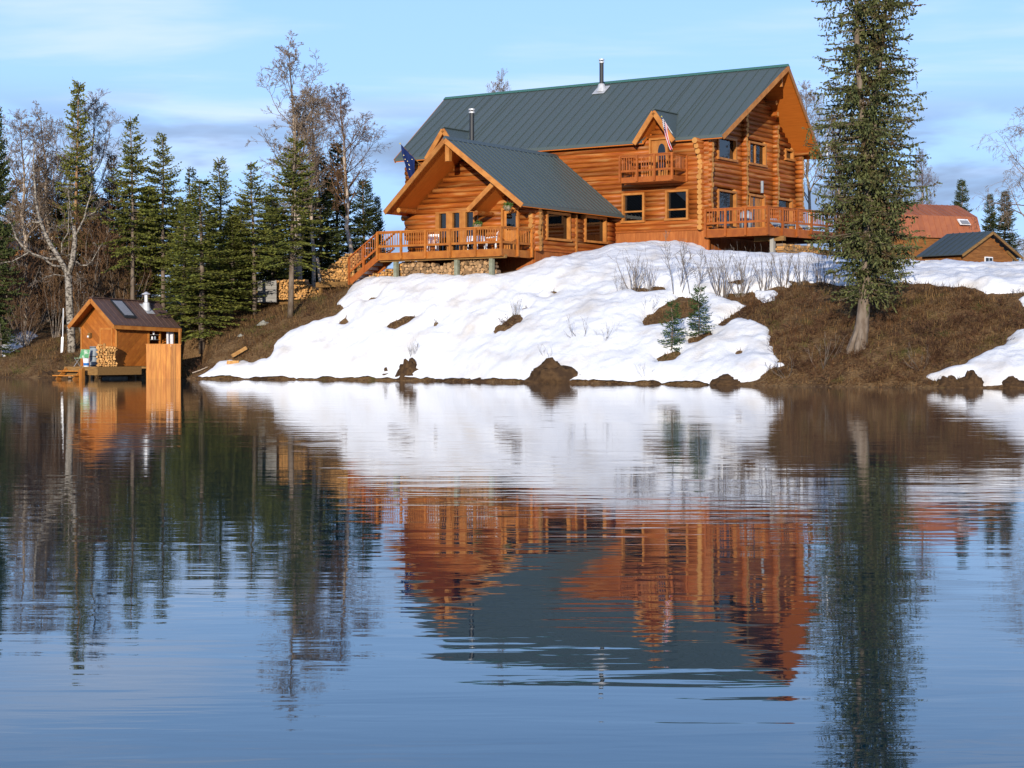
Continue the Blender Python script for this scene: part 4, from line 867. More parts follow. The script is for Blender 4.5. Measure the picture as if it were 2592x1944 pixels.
def flag(name, label, base, tip, drop, stripes, wd, drift=0.0):
    t = empty(name, base, 0); tag(t, label, 'flag'); tip = np.array(tip) - np.array(base)
    MB().tube([(0, 0, 0), tuple(tip)], [.02, .014], 8).build('pole', X['white'] if stripes else X['oldplank'], t); MB().tube([tuple(tip * 1.0), tuple(tip * 1.03)], .035, 8).build('finial', X['yellow'], t)
    # cloth gathered in folds hanging below the pole
    nu, nv = 26, 14; v_, f_, mi = [], [], []
    for j in range(nv + 1):
        f = j / nv
        for i in range(nu + 1):
            g = i / nu; top = tip * (.98 - .5 * g); squeeze = 1 - .6 * f; ctr = tip * .72
            p = top * (1 - f) + (ctr + (top - ctr) * squeeze) * f; fold = .045 * math.sin(g * 17 + f * 1.5) * (.3 + f)
            v_.append((p[0] + fold + drift * f * f, p[1] + .06 * math.cos(g * 15) * (.3 + f) - .03, p[2] - f * drop * (1 - .25 * abs(g - .35)) + .02 * math.sin(g * 9) * f))
    for j in range(nv):
        for i in range(nu):
            k = j * (nu + 1) + i; f_.append((k, k + 1, k + nu + 2, k + nu + 1))
            if stripes: mi.append(2 if (i < nu * .42 and j < nv * .42) else (i * 13 // nu) % 2)
            else: mi.append(0)
    me = bpy.data.meshes.new('cloth'); me.from_pydata(v_, [], f_)
    for q_ in ([X['red'], X['flagw'], X['navy']] if stripes else [X['navy']]): me.materials.append(q_)
    me.polygons.foreach_set('material_index', mi); me.polygons.foreach_set('use_smooth', [True] * len(f_)); c_ = obj('cloth', me, t)
    sv = MB(); n_ = 0
    if stripes:
        for i in range(5):
            for j in range(4):
                k = (j + 1) * (nu + 1) + 1 + i * 2; p = np.array(v_[k]) + (0, -.012, 0); s_ = .022
                sv.add([(p[0] - s_, p[1], p[2]), (p[0], p[1], p[2] - s_), (p[0] + s_, p[1], p[2]), (p[0], p[1], p[2] + s_)], [(0, 1, 2, 3)])
        sv.build('stars', X['flagw'], c_)
    else:
        for i, j in ((4, 4), (7, 5), (10, 5), (12, 6), (12, 8), (15, 8), (15, 6), (20, 2)):
            p = np.array(v_[j * (nu + 1) + i]) + (0, -.012, 0); s_ = .028
            sv.add([(p[0] - s_, p[1], p[2]), (p[0], p[1], p[2] - s_), (p[0] + s_, p[1], p[2]), (p[0], p[1], p[2] + s_)], [(0, 1, 2, 3)])
        sv.build('stars', X['yellow'], c_)
flag('striped_flag', 'red and white striped flag with starred blue canton hanging limp by the balcony dormer', dw(-1.45, -.5, 4.9), dw(-1.75, -1.25, 5.85), 1.5, True, .9, .30)
flag('dark_blue_flag', 'dark blue flag hanging limp from a pole at the far left eave', dw(-17.5, -.3, 3.9), dw(-18.5, -1.6, 5.48), 1.75, False, .9, .25)

# ------------------------------------------------------------------ sauna on the shore (same axes as the lodge)
sauna = empty('sauna_cabin', (SAUNA_O[0], SAUNA_O[1], 0), -TH); tag(sauna, 'small orange plank sauna cabin with brown roof standing over the water', 'cabin')
SW, SL_ = 2.5, 3.95
def planks(name, F, x0, x1, z0, z1, wd, matl, parent, diag=0.0, top=None):
    back = MB(); fbox(back, F, x0, x1, -.08, -.001, z0, z1); bo = back.build(name, X['core'], parent); x = x0
    if diag:
        w2, h2 = x1 - x0, z1 - z0; outl = [(x0, z0), (x1, z0), (x1, z1), (x0, z1)]; nx, ny = -math.sin(diag), math.cos(diag)
        cs = [nx * p[0] + ny * p[1] for p in outl]; c_ = min(cs)
        while c_ < max(cs):
            P = clip(clip(outl, nx, ny, c_ + .003), -nx, -ny, -(c_ + wd - .003))
            if len(P) > 2: MB().prism([F.p(px_, 0, pz_) for px_, pz_ in P], F.n * .022).build('plank', matl, bo)
            c_ += wd
        return bo
    while x < x1 - .02:
        e = min(x + wd, x1); zt = top((x + e) / 2) if top else z1; MB_ = MB(); fbox(MB_, F, x + .003, e - .003, 0, .022 + .004 * (rnd.random()), z0, zt); MB_.build('plank', matl, bo); x = e
    return bo
SG = Face((0, 0, 0), (1, 0, 0), (0, -1, 0)); SS = Face((0, 0, 0), (0, 1, 0), (1, 0, 0))
planks('side_wall', SS, 0, 2.15, .62, 2.62, .16, X['saunaw'], sauna, diag=R(40))
gw = MB().prism([SG.p(-SW, -.06, .6), SG.p(0, -.06, .6), SG.p(0, -.06, 2.62), SG.p(-SW / 2, -.06, 3.75), SG.p(-SW, -.06, 2.62)], (0, .05, 0)).build('gable_wall', X['core'], sauna)
outl = [(-SW, .6), (0, .6), (0, 2.62), (-SW / 2, 3.75), (-SW, 2.62)]; c_ = -4.0
while c_ < 6:
    nx, ny = -math.sin(R(-40)), math.cos(R(-40)); P = clip(clip(outl, nx, ny, c_ + .003), -nx, -ny, -(c_ + .157))
    if len(P) > 2: MB().prism([SG.p(p, 0, z) for p, z in P], (0, -.022, 0)).build('plank', X['saunaw'], gw)
    c_ += .16
dr = MB(); fbox(dr, SG, -1.05, -.35, .024, .06, .62, 2.45); dro = dr.build('door', X['saunaw'], sauna)
for x0, x1, z0, z1 in ((-1.17, -1.05, .62, 2.55), (-.35, -.25, .62, 2.55), (-1.05, -.35, 2.45, 2.55)): fbox(MB(), SG, x0, x1, .023, .075, z0, z1).build('door_trim', X['saunat'], dro)
for x in (-SW, 0): fbox(MB(), SG, x - .05, x + .05, .02, .07, .6, 2.6).build('corner_board', X['saunat'], sauna)
fbox(MB(), SS, 2.1, 2.2, .0, .06, .6, 2.6).build('corner_board', X['saunat'], sauna)
ln = MB(); ln.box(-1.9, -1.74, -.2, -.06, 2.05, 2.3); lno = ln.build('porch_lantern', X['oldplank'], sauna); MB().tube([(-1.86, -.2, 2.07), (-1.86, -.2, 2.16)], .05, 8).build('bulb', X['white'], lno)
MB().box(-SW, -SW + .05, 0, SL_, .6, 2.6).box(-SW, 0, 2.1, 2.16, .6, 2.6).build('rear_walls', X['saunaw'], sauna)
MB().box(-SW + .1, -.1, 3.88, 3.94, .6, 2.55).build('shower_back', X['saunaw'], sauna)
SRZ, SEZ = 4.05, 2.72; sl = (SRZ - SEZ) / (SW / 2 + .35)
rf = MB()
for sg in (-1, 1):
    P = [(-SW / 2, -.55, SRZ - .12), (-SW / 2, SL_ + .15, SRZ - .24), (-SW / 2 + sg * (SW / 2 + .35), SL_ + .15, SEZ - .24), (-SW / 2 + sg * (SW / 2 + .35), -.55, SEZ - .12)]
    rf.prism(P if sg < 0 else P[::-1], (0, 0, .1))
sroof = rf.build('roof', X['saunat'], sauna)
for sg in (-1, 1):
    n_ = 12
    for i in range(n_):
        y0 = -.58 + i * (SL_ + .76) / n_; y1 = y0 + (SL_ + .76) / n_ - .006; dz0 = -.12 * (y0 + .55) / (SL_ + .9); dz1 = -.12 * (y1 + .55) / (SL_ + .9)
        x0, x1 = -SW / 2, -SW / 2 + sg * (SW / 2 + .38); P = [(x0, y0, SRZ + dz0 - .015), (x0, y1, SRZ + dz1 - .015), (x1, y1, SEZ + dz1 - .045), (x1, y0, SEZ + dz0 - .045)]
        m_ = MB().prism(P if sg < 0 else P[::-1], (0, 0, .03)); m_.beam((x0, y0, SRZ + dz0 + .02), (x1, y0, SEZ + dz0 - .01), .035, .03); m_.build('roof_panel', X['saunaroof'], sroof)
MB().beam((-SW / 2, -.6, SRZ + .03), (-SW / 2, SL_ + .2, SRZ - .09), .26, .03).build('ridge_cap', X['saunaroof'], sroof)
for sg in (-1, 1): fascia('rake_board', [(-SW / 2, -.59, SRZ - .13), (-SW / 2 + sg * (SW / 2 + .38), -.59, SEZ - .15)], .2, .04, X['saunat'], sroof)
fascia('eave_board', [(.39, -.6, SEZ - .15), (.39, SL_ + .2, SEZ - .27)], .19, .035, X['saunat'], sroof)
def on_slope(x, y, o=0): return (x, y, SRZ - .12 * (y + .55) / (SL_ + .9) - sl * abs(x + SW / 2) + o)
sk = MB().prism([on_slope(-1.05, .55, .04), on_slope(-1.05, 1.35, .04), on_slope(-.02, 1.35, .04), on_slope(-.02, .55, .04)][::-1], (0, 0, .09)).build('skylight', X['black'], sauna)
MB().prism([on_slope(-.98, .63, .135), on_slope(-.98, 1.27, .135), on_slope(-.10, 1.27, .135), on_slope(-.10, .63, .135)][::-1], (0, 0, .006)).build('pane', X['skyl'], sk)
p = on_slope(-.75, 2.75); fl_ = MB().prism([on_slope(-1.0, 2.5, .04), on_slope(-1.0, 3.05, .04), on_slope(-.4, 3.05, .04), on_slope(-.4, 2.5, .04)][::-1], (0, 0, .015)).tube([(p[0], p[1], p[2] - .1), (p[0], p[1], p[2] + .3), (p[0], p[1], p[2] + .34)], [.24, .18, .12], 12).tube([(p[0], p[1], p[2] + .3), (p[0], p[1], p[2] + .72)], .1, 12).build('chimney', X['steel'], sauna)
MB().tube([(p[0], p[1], p[2] + .74), (p[0], p[1], p[2] + .78), (p[0], p[1], p[2] + .88)], [.24, .22, .03], 14).build('chimney_cap', X['steel'], fl_)
# floor, porch post, screen
fb = MB().box(-SW - .1, -1.45, -.1, 1.2, .5, .6).box(-SW - .1, .30, 1.2, SL_, .5, .6).prism([(-1.45, -2.1, .5), (.85, -2.1, .5), (.85, .75, .5), (2.35, 2.1, .5), (.3, 3.7, .5), (.3, 1.2, .5), (-1.45, 1.2, .5)], (0, 0, .1)).build('floor', X['oldplank'], sauna)
MB().box(.85, .91, -2.15, .8, .2, .61).build('floor_beam', X['oldplank'], fb); MB().box(-1.45, .85, -2.16, -2.1, .2, .61).build('floor_beam', X['oldplank'], fb)
for x, y in ((-.1, -1.9), (-1.3, -1.9), (-.1, .6), (-2.4, .6), (-.1, 2.6), (-.1, 3.7), (-2.4, 3.7)): MB().tube([(x, y, -.9), (x, y, .5)], .09, 8).build('pile', X['bark'], fb)
MB().box(-.4, .15, -.6, .6, -.12, .1).build('float', X['greyw'], fb)
MB().box(.0, .1, SL_ - .1, SL_, .6, 2.55).box(2.3, 2.4, 1.98, 2.08, .1, 2.5).build('porch_post', X['trim'], sauna); MB().box(0.0, .08, 2.9, 2.98, .6, 2.55).build('porch_post', X['saunat'], sauna)
MB().box(0, .06, 2.2, SL_, 2.42, 2.5).build('rail', X['saunat'], sauna)
for z in (1.95, 2.2): MB().box(.03, .15, 2.25, 2.75, z, z + .02).build('shelf', X['greyw'], sauna)
q0, q1 = np.array((1.23, .80)), np.array((2.44, 2.0)); qd = (q1 - q0) / np.linalg.norm(q1 - q0); qn = np.array((qd[1], -qd[0])); qL = float(np.linalg.norm(q1 - q0))
SCF = Face((q0[0], q0[1], 0), (qd[0], qd[1], 0), (qn[0], qn[1], 0))
sc = MB(); fbox(sc, SCF, 0, qL, -.08, -.02, 1.5, 1.6); fbox(sc, SCF, 0, qL, -.08, -.02, .3, .4); sc = sc.build('screen', X['plank'], sauna)
for i in range(7): fbox(MB(), SCF, qL * i / 7 + .006, qL * (i + 1) / 7 - .006, -.019, .008 + .008 * ((i * 5) % 3), -.4, 1.70).build('screen_plank', X['plank'], sc)
fbox(MB(), SCF, -.02, qL + .02, -.09, .03, 1.702, 1.74).build('screen_cap', X['plank'], sc)
def sw(a, b, z): x, y = SAUNA_O[0] + a * U[0] + b * V[0], SAUNA_O[1] + a * U[1] + b * V[1]; return (x, y, z)
tw = MB(); nn = 16
for i in range(nn):
    g0, g1 = i / nn, (i + 1) / nn
    q_ = [(.05 * math.sin(g * 11), g * .62, 0) for g in (g0, g1)]
    tw.add([(q_[0][0], q_[0][1] + .03, -.95), (q_[1][0], q_[1][1] * .9 + .05, -.95), (q_[1][0], q_[1][1], 0), (q_[0][0], q_[0][1], 0)], [(0, 1, 2, 3)])
o = tw.build('towel', X['cloth'], None, smooth=True, loc=sw(.09, 3.35, 2.5), rot=(0, 0, -TH)); tag(o, 'white towel hanging in the open end of the sauna porch', 'towel')
for k, (y, z, m_) in enumerate(((2.35, 1.97, 'white'), (2.55, 1.97, 'greyp'), (2.45, 2.22, 'white'))):
    o = MB().tube([(0, 0, 0), (0, 0, .12), (0, 0, .16)], [.045, .05, .03], 10).build('bottle', X[m_], None, loc=sw(.09, y, z)); tag(o, ('small white bottle on the lower sauna shelf', 'small grey bottle on the lower sauna shelf', 'small white bottle on the upper sauna shelf')[k], 'bottle', 'bottles on the sauna shelves')
stack('firewood_stack', 'small square stack of split firewood on the sauna deck', sw(-.10, -1.30, .61), -TH + .75, .92, 1.15, .14, WM, hfun=lambda t: 1.0 if t < .4 else .85)
sr = empty('steps', sw(-.75, -2.3, 0), -TH); tag(sr, 'plank steps leading from the sauna deck down to the water', 'steps')
for i, (z, yy) in enumerate(((.42, -.05), (.2, -.4))): MB().box(-.6, .9, yy - .3, yy, z - .05, z).build('tread', X['plank'], sr)
for x in (-.45, .75): MB().beam((x, .1, .5), (x, -.7, -.2), .05, .2).build('stringer', X['saunat'], sr)
MB().box(.95, 1.15, -.4, -.2, -.6, .5).build('post', X['plank'], sr)
fc_ = empty('folding_chair', sw(-.75, -1.65, .61), -TH + .3); tag(fc_, 'folding lawn chair with green and white webbing on the sauna deck', 'chair')
for x in (-.25, .25): MB().tube([(x, -.3, 0), (x, .25, .42), (x, .42, .85)], .015, 6).tube([(x, .3, 0), (x, -.25, .42)], .015, 6).build('frame', X['steel'], fc_)
MB().beam((0, -.25, .42), (0, .22, .42), .5, .02).build('seat', X['greenp'], fc_); MB().beam((0, .24, .43), (0, .42, .85), .5, .02).build('backrest', X['greenp'], fc_)
o = empty('bucket', sw(-.2, -1.85, .61), 0); tag(o, 'white and blue bucket beside the folding chair', 'bucket'); MB().tube([(0, 0, 0), (0, 0, .38)], [.13, .16], 14).build('body', X['white'], o); MB().tube([(0, 0, .05), (0, 0, .18)], [.14, .15], 14).build('band', X['bluep'], o); MB().tube([(0, 0, .38), (0, 0, .41)], [.17, .17], 14).build('lid', X['cloth'], o)
o = empty('barrel', sw(-.85, -.75, .61), 0); tag(o, 'dark upright barrel standing beside the sauna door', 'barrel'); MB().tube([(0, 0, 0), (0, 0, 1.0)], .2, 14).build('body', X['greyp'], o); 
for z in (.05, .5, .96): MB().tube([(0, 0, z - .02), (0, 0, z + .02)], .212, 14).build('hoop', X['black'], o)

# ------------------------------------------------------------------ outbuildings and truck
def at(px, D, py=None):
    x = (px - CX) / F_PX * D; return (x, D, Hw(x, D) if py is None else CAM_H + (HZ - py) / F_PX * D)
barn_p = at(2330, 116); BZ = barn_p[2] - .4
_rp = np.array(((2425 - CX) / F_PX * 118, 118.0)); _c, _s = math.cos(R(22)), math.sin(R(22)); _o = _rp - np.array((_c * 3.1 - _s * 2.6, _s * 3.1 + _c * 2.6))
barn = empty('gambrel_barn', (_o[0], _o[1], BZ), R(22)); tag(barn, 'barn with rust-red gambrel metal roof and skylight behind the right snowfield', 'barn')
bl, br_ = -4.5, 2.55; zr_, zk, ze = CAM_H + (HZ - 516) / F_PX * 116 - BZ, CAM_H + (HZ - 551) / F_PX * 116 - BZ, CAM_H + (HZ - 606) / F_PX * 116 - BZ
prof = [(0, ze), (.55, zk), (2.6, zr_), (4.65, zk), (5.2, ze)]
bw = MB().prism([(bl + .3, y + (.25 if y < 2 else -.25 if y > 3 else 0), z - .12 if z > ze else z) for y, z in [(0, 0)] + prof + [(5.2, 0)]], (br_ - bl - 1.0, 0, 0)).build('wall', X['shedw'], barn)
for (y0, z0), (y1, z1) in zip(prof, prof[1:]):
    n_ = 18
    for i in range(n_):
        x0 = bl + (br_ + .55 - bl) * i / n_; x1 = bl + (br_ + .55 - bl) * (i + 1) / n_ - .008
        m_ = MB().prism([(x0, y0, z0), (x1, y0, z0), (x1, y1, z1), (x0, y1, z1)], (0, 0, .05)); m_.beam((x0, y0, z0 + .06), (x0, y1, z1 + .06), .03, .03); m_.build('roof_panel', X['redroof'], barn)
sx0, sx1 = 1.45, 2.2
sk = MB().prism([(sx0, .08, ze + .85), (sx1, .08, ze + .85), (sx1, .45, zk - .15), (sx0, .45, zk - .15)], (0, -.10, .02)).build('skylight', X['white'], barn); MB().prism([(sx0 + .07, -.03, ze + .93), (sx1 - .07, -.03, ze + .93), (sx1 - .07, .30, zk - .2), (sx0 + .07, .30, zk - .2)], (0, -.012, 0)).build('pane', X['skyl'], sk)
sp = at(2439, 100); SZ = sp[2] - .3
shed = empty('board_shed', (sp[0], 100, SZ), R(38)); tag(shed, 'low brown board shed with slate metal roof half buried in snow', 'shed')
ez, az = CAM_H + (HZ - 641) / F_PX * 100 - SZ, CAM_H + (HZ - 589) / F_PX * 102 - SZ; GW, GL = 4.9, 3.0      # gable runs along +x, ridge along +y
core = MB().prism([(.2, .3, 0), (GW - .2, .3, 0), (GW - .2, .3, ez - .05), (GW / 2, .3, az - .1), (.2, .3, ez - .05)], (0, GL - .3, 0)).build('wall', X['core'], shed)
z = 0
while z < az - .15:
    a0 = .2 if z < ez - .2 else .2 + (z - ez + .2) / (az - ez) * (GW / 2 - .2); m_ = MB().box(a0, GW - a0, .25, .29 + .0, z, z + .215)
    m_.build('board', X['shedw'], core); 
    if z < ez - .1: MB().box(.15, .19, .3, GL, z, z + .215).build('board', X['shedw'], core)
    z += .22
for sg in (0, 1):
    for i in range(7):
        y0 = -.1 + i * (GL + .2) / 7; y1 = y0 + (GL + .2) / 7 - .01; e = -.25 if sg == 0 else GW + .25; P = [(e, y0, ez - .1), (GW / 2, y0, az), (GW / 2, y1, az), (e, y1, ez - .1)]
        m_ = MB().prism(P if sg == 0 else P[::-1], (0, 0, .06)); m_.beam((e, y0, ez - .02), (GW / 2, y0, az + .08), .03, .03); m_.build('roof_panel', X['shedroof'], shed)
    fascia('rake_board', [(-.25 if sg == 0 else GW + .25, -.12, ez - .14), (GW / 2, -.12, az - .04)], .14, .04, X['oldplank'], shed)
def small_win(par, x0, x1, z0, z1, face):
    f = MB()
    if face == 'x': f.box(x0, x1, .2, .26, z0, z1); o = f.build('window', X['white'], par); MB().box(x0 + .06, (x0 + x1) / 2 - .03, .185, .199, z0 + .06, z1 - .06).build('pane', X['black'], o); MB().box((x0 + x1) / 2 + .03, x1 - .06, .185, .199, z0 + .06, z1 - .06).build('pane', X['black'], o)
    else: f.box(.1, .16, x0, x1, z0, z1); o = f.build('window', X['white'], par); MB().box(.085, .099, x0 + .06, x1 - .06, z0 + .06, z1 - .06).build('pane', X['black'], o)
small_win(shed, 2.15, 2.85, .25, .95, 'x'); small_win(shed, 2.3, 2.75, .35, .78, 'y')
ls = empty('lean_to', (at(2560, 103)[0], 103, SZ + .1), R(38)); tag(ls, 'dark lean-to stair frame at the right end of the board shed', 'lean-to')
MB().beam((-.4, 0, 1.2), (1.6, 0, .1), .1, .14).build('stringer', X['oldplank'], ls); MB().beam((-.4, .9, 1.2), (1.6, .9, .1), .1, .14).build('stringer', X['oldplank'], ls)
for i in range(5): MB().box(-.3 + i * .36, 0 + i * .36, 0, .9, .98 - i * .2, 1.03 - i * .2).build('tread', X['oldplank'], ls)
# dark cabin behind the thicket at the left edge
dp = at(60, 112); cabn = empty('dark_cabin', (dp[0], 112, dp[2] - .3), R(-6)); tag(cabn, 'dark board cabin with slate roof in the thicket at the far left', 'cabin')
cz = CAM_H + (HZ - 642) / F_PX * 112 - (dp[2] - .3)
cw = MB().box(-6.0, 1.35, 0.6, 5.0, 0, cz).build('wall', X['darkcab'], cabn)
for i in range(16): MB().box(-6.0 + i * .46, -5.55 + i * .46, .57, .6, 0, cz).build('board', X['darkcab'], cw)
for i in range(12): MB().prism([(-6.3 + i * .65, -.1, cz + .14), (-5.66 + i * .65, -.1, cz + .14), (-5.66 + i * .65, 2.8, cz + 1.05), (-6.3 + i * .65, 2.8, cz + 1.05)], (0, 0, .06)).build('roof_panel', X['slate'], cabn)
MB().box(-6.3, 1.5, -.18, -.12, cz - .12, cz + .2).build('eave_board', X['trim'], cabn)
wv = MB().box(.8, 1.25, .5, .56, cz - 1.5, cz - .7).build('window', X['greyw'], cabn); MB().box(.86, 1.19, .48, .495, cz - 1.44, cz - .76).build('pane', X['pane'], wv)
# pickup truck among the spruces
tp = at(388, 113); trk = empty('pickup_truck', (tp[0], 113, tp[2]), R(8)); tag(trk, 'pale blue pickup truck with yellow and blue stripes half hidden by spruces behind the sauna', 'truck')
bd = MB(); bd.prism([(-1.3, -.85, .55), (1.9, -.85, .5), (2.0, -.85, .95), (.85, -.85, 1.12), (-1.3, -.85, 1.12)], (0, 1.7, 0)); bdo = bd.build('body', X['tpaint'], trk)
cb = MB().prism([(-1.1, -.8, 1.12), (.75, -.8, 1.12), (.15, -.72, 1.78), (-.9, -.72, 1.78)], (0, 1.5, 0)).build('cab', X['tpaint'], trk)
MB().prism([(-.85, -.815, 1.18), (-.2, -.815, 1.18), (-.2, -.76, 1.68), (-.78, -.76, 1.68)], (0, -.012, 0)).build('side_window', X['black'], cb); MB().prism([(-.1, -.815, 1.18), (.58, -.815, 1.18), (.13, -.76, 1.68), (-.1, -.76, 1.68)], (0, -.012, 0)).build('side_window', X['black'], cb)
MB().prism([(.74, -.68, 1.18), (.74, .6, 1.18), (.22, .6, 1.74), (.22, -.68, 1.74)], (.03, 0, .03)).build('windscreen', X['skyl'], cb)
MB().box(-1.3, .6, -.87, -.852, .86, 1.0).build('yellow_stripe', X['yellow'], bdo); MB().box(-1.3, .6, -.872, -.853, .55, .85).build('blue_panel', X['bluep'], bdo)
for x in (-.85, 1.35):
    for y in (-.82, .82):
        w_ = MB().tube([(x, y - .1, .36), (x, y + .1, .36)], .36, 18).build('wheel', X['rubber'], trk); MB().tube([(x, y - .115, .36), (x, y - .1, .36)], .2, 14).build('rim', X['steel'], w_)
MB().box(1.95, 2.05, -.7, -.45, .7, .85).build('headlight', X['white'], trk); MB().box(1.95, 2.05, .45, .7, .7, .85).build('headlight', X['white'], trk); MB().box(2.0, 2.12, -.85, .85, .42, .58).build('bumper', X['steel'], trk)

# ------------------------------------------------------------------ trees
def kites(P):
    """P: list of (px,py,pz, dx,dy,dz, sx,sy,sz, L, w) -> mesh arrays of thin kite quads"""
    A = np.array(P, dtype=float); p, d, s, L, w_ = A[:, :3], A[:, 3:6], A[:, 6:9], A[:, 9:10], A[:, 10:11]
    v = np.stack([p, p + d * L * .45 + s * w_, p + d * L, p + d * L * .45 - s * w_], 1).reshape(-1, 3)
    return v, np.arange(len(v)).reshape(-1, 4)
def unit(v):
    l = math.sqrt(v[0] ** 2 + v[1] ** 2 + v[2] ** 2) + 1e-9; return (v[0] / l, v[1] / l, v[2] / l)
def cross(a, b): return (a[1] * b[2] - a[2] * b[1], a[2] * b[0] - a[0] * b[2], a[0] * b[1] - a[1] * b[0])
def spray(P, q, p, d, L, w_, k=2):
    """a feathery run of short needle shoots along a twig"""
    m = max(k, int(L / .095))
    for i in range(m):
        f = (i + q.random() * .5) / m * .9; dd = unit((d[0] + q.gauss(0, .34), d[1] + q.gauss(0, .34), d[2] + q.gauss(0, .30)))
        s = unit(cross(dd, (q.gauss(0, 1), q.gauss(0, 1), q.gauss(0, 1))))
        P.append((p[0] + d[0] * L * f, p[1] + d[1] * L * f, p[2] + d[2] * L * f, *dd, *s, q.uniform(.12, .22) * min(1, .5 + L), w_ * q.uniform(.6, 1.15)))
def spruce_mesh(seed, h=10.0, rad=1.5, start=.16, whorl=.275, per=8, open_top=.0, dens=1.0, droop=.25, nm='needle', bark='sprucebark', w_=.042):
    q = random.Random(seed); P = []; tr = MB(); bend = [(q.uniform(-.05, .05), q.uniform(-.05, .05)) for _ in range(6)]
    tp_ = [(bend[i][0] * i * .4, bend[i][1] * i * .4, h * i / 5) for i in range(6)]; tp_[0] = (0, 0, -.3)
    tr.tube(tp_, [.011 * h * (1 - i / 5.3) + .012 for i in range(6)], 8)
    z = h * start
    while z < h * .985:
        f = (z / h - start) / (1 - start); prof = (1 - f) ** .85 * (.55 + .45 * min(1, f * 5 + .2)); n = per if f < .8 else max(3, per - 2)
        gap = q.random() < .10 + .14 * open_top * f
        for k in range(n):
            if gap and q.random() < .6: continue
            az = q.uniform(0, 6.283); L = rad * prof * q.uniform(.62, 1.18) + .10; zz = z + q.uniform(-.12, .12); ca, sa_ = math.cos(az), math.sin(az)
            e0 = .55 * f - .12 + q.uniform(-.08, .08); dr_ = droop * (1 - f) * q.uniform(.7, 1.3); up = .22 * q.uniform(.6, 1.4)
            if L > .5: tr.tube([(ca * .02, sa_ * .02, zz), (ca * L * .55, sa_ * L * .55, zz + L * (e0 * .55 - dr_ * .3)), (ca * L * .9, sa_ * L * .9, zz + L * (e0 * .9 - dr_ * .8 + up * .7))], [.012 + .008 * L, .009, .004], 3, cap=False)
            t = .12
            while t < 1.0:
                x = L * t; zc = zz + L * (e0 * t - dr_ * t * t + up * t ** 3); slope = e0 - 2 * dr_ * t + 3 * up * t * t; ax = unit((ca, sa_, slope))
                spray(P, q, (ca * x, sa_ * x, zc), ax, .26, w_, 1)
                for sg in (-1, 1):
                    if q.random() > .9 * dens: continue
                    tl = (.16 + .42 * L * (1 - t) * .75) * q.uniform(.7, 1.2); tl = min(tl, .62)
                    td = unit((ca * .62 - sg * sa_ * .78, sa_ * .62 + sg * ca * .78, slope * .5 - .12 - .25 * droop * q.random()))
                    spray(P, q, (ca * x, sa_ * x, zc), td, tl, w_, 2 if tl < .3 else 3)
                t += .125 / max(L, .3) / dens * q.uniform(.8, 1.2)
        z += whorl * (.55 + .45 * (1 - f)) * q.uniform(.75, 1.25)
    for i in range(6): spray(P, q, (tp_[5][0], tp_[5][1], h * (.94 + .01 * i)), unit((q.gauss(0, .3), q.gauss(0, .3), 1)), .2, w_ * .6, 1)
    v, f = kites(P); return tr.mesh('trunk', X[bark], True), npmesh('crown', v, f, X[nm])
def place_tree(name, label, meshes, loc, sc, rz, group=None, cat='tree', mats=None):
    t = empty(name, loc, rz); tag(t, label, cat, group)
    if 'spruce' in name and 'old' not in name: t.rotation_euler = (rnd.uniform(-.022, .022), rnd.uniform(-.022, .022), rz)
    for nm, me in zip(('trunk', 'crown'), meshes): obj(nm, me, t, scale=sc)
    return t
SP = {}
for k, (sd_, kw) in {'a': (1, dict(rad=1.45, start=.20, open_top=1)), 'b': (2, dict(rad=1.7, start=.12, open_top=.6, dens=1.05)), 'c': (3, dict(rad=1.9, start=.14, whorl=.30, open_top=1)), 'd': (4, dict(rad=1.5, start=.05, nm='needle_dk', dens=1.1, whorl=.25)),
                        'e': (14, dict(rad=1.55, start=.10, open_top=1, whorl=.28, per=7, droop=.4)), 'f': (15, dict(rad=1.3, start=.24, open_top=.3, whorl=.26, per=7, droop=.15)), 'h': (16, dict(rad=1.75, start=.32, open_top=.8, whorl=.33, droop=.38)),
                        'n': (5, dict(rad=.62, start=.05, nm='needle_dk', whorl=.22, per=5)), 'r': (6, dict(rad=1.6, start=.06, nm='needle_br', dens=1.0)), 't': (8, dict(rad=1.25, start=.30, open_top=1, bark='sprucebark_or', dens=.9))}.items():
    SP[k] = spruce_mesh(sd_, **kw)
SR = {'e': 1.55, 'f': 1.3, 'h': 1.75, 'a': 1.45, 'b': 1.7, 'c': 1.9, 'd': 1.5, 'n': .62, 'r': 1.6, 't': 1.25}
def spruce_at(var, px, top, label, D=None, base=None, R_=None, rz=None, group='spruces along the left bank'):
    if base is not None: x, y, z = hit(px, base); D = y
    else: x, y = (px - CX) / F_PX * D, D; z = Hw(x, y)
    h = CAM_H + (HZ - top) / F_PX * D - z; s = h / 10.0; r_ = (R_ / SR[var]) if R_ else s
    return place_tree('spruce_tree', label, SP[var], (x, y, z - .05), (r_, r_, s), rnd.uniform(0, 6.28) if rz is None else rz, group)
spruce_at('h', 336, 295, 'tall spruce with a bare lower trunk rising right behind the sauna ridge', D=103, R_=2.0)
spruce_at('h', 414, 336, 'spruce with ragged pointed top behind the sauna chimney, beside the truck', D=104, R_=2.05)
spruce_at('n', 482, 420, 'narrow dark club-topped spruce in the gap right of the sauna', D=114, R_=.75)
spruce_at('e', 512, 452, 'full green spruce standing lowest on the brown bank right of the sauna', base=884, R_=2.5)
spruce_at('f', 556, 398, 'thin-topped spruce just behind the lowest spruce on the bank', D=98, R_=1.5)
spruce_at('f', 614, 500, 'short spruce beside the round log stack on the bank', base=776, R_=1.4)
spruce_at('h', 645, 408, 'spruce with long bare trunk standing before the grey crate boards', base=795, R_=1.9)
spruce_at('h', 735, 345, 'broad spruce with drooping skirts in front of the firewood pile', base=803, R_=2.3)
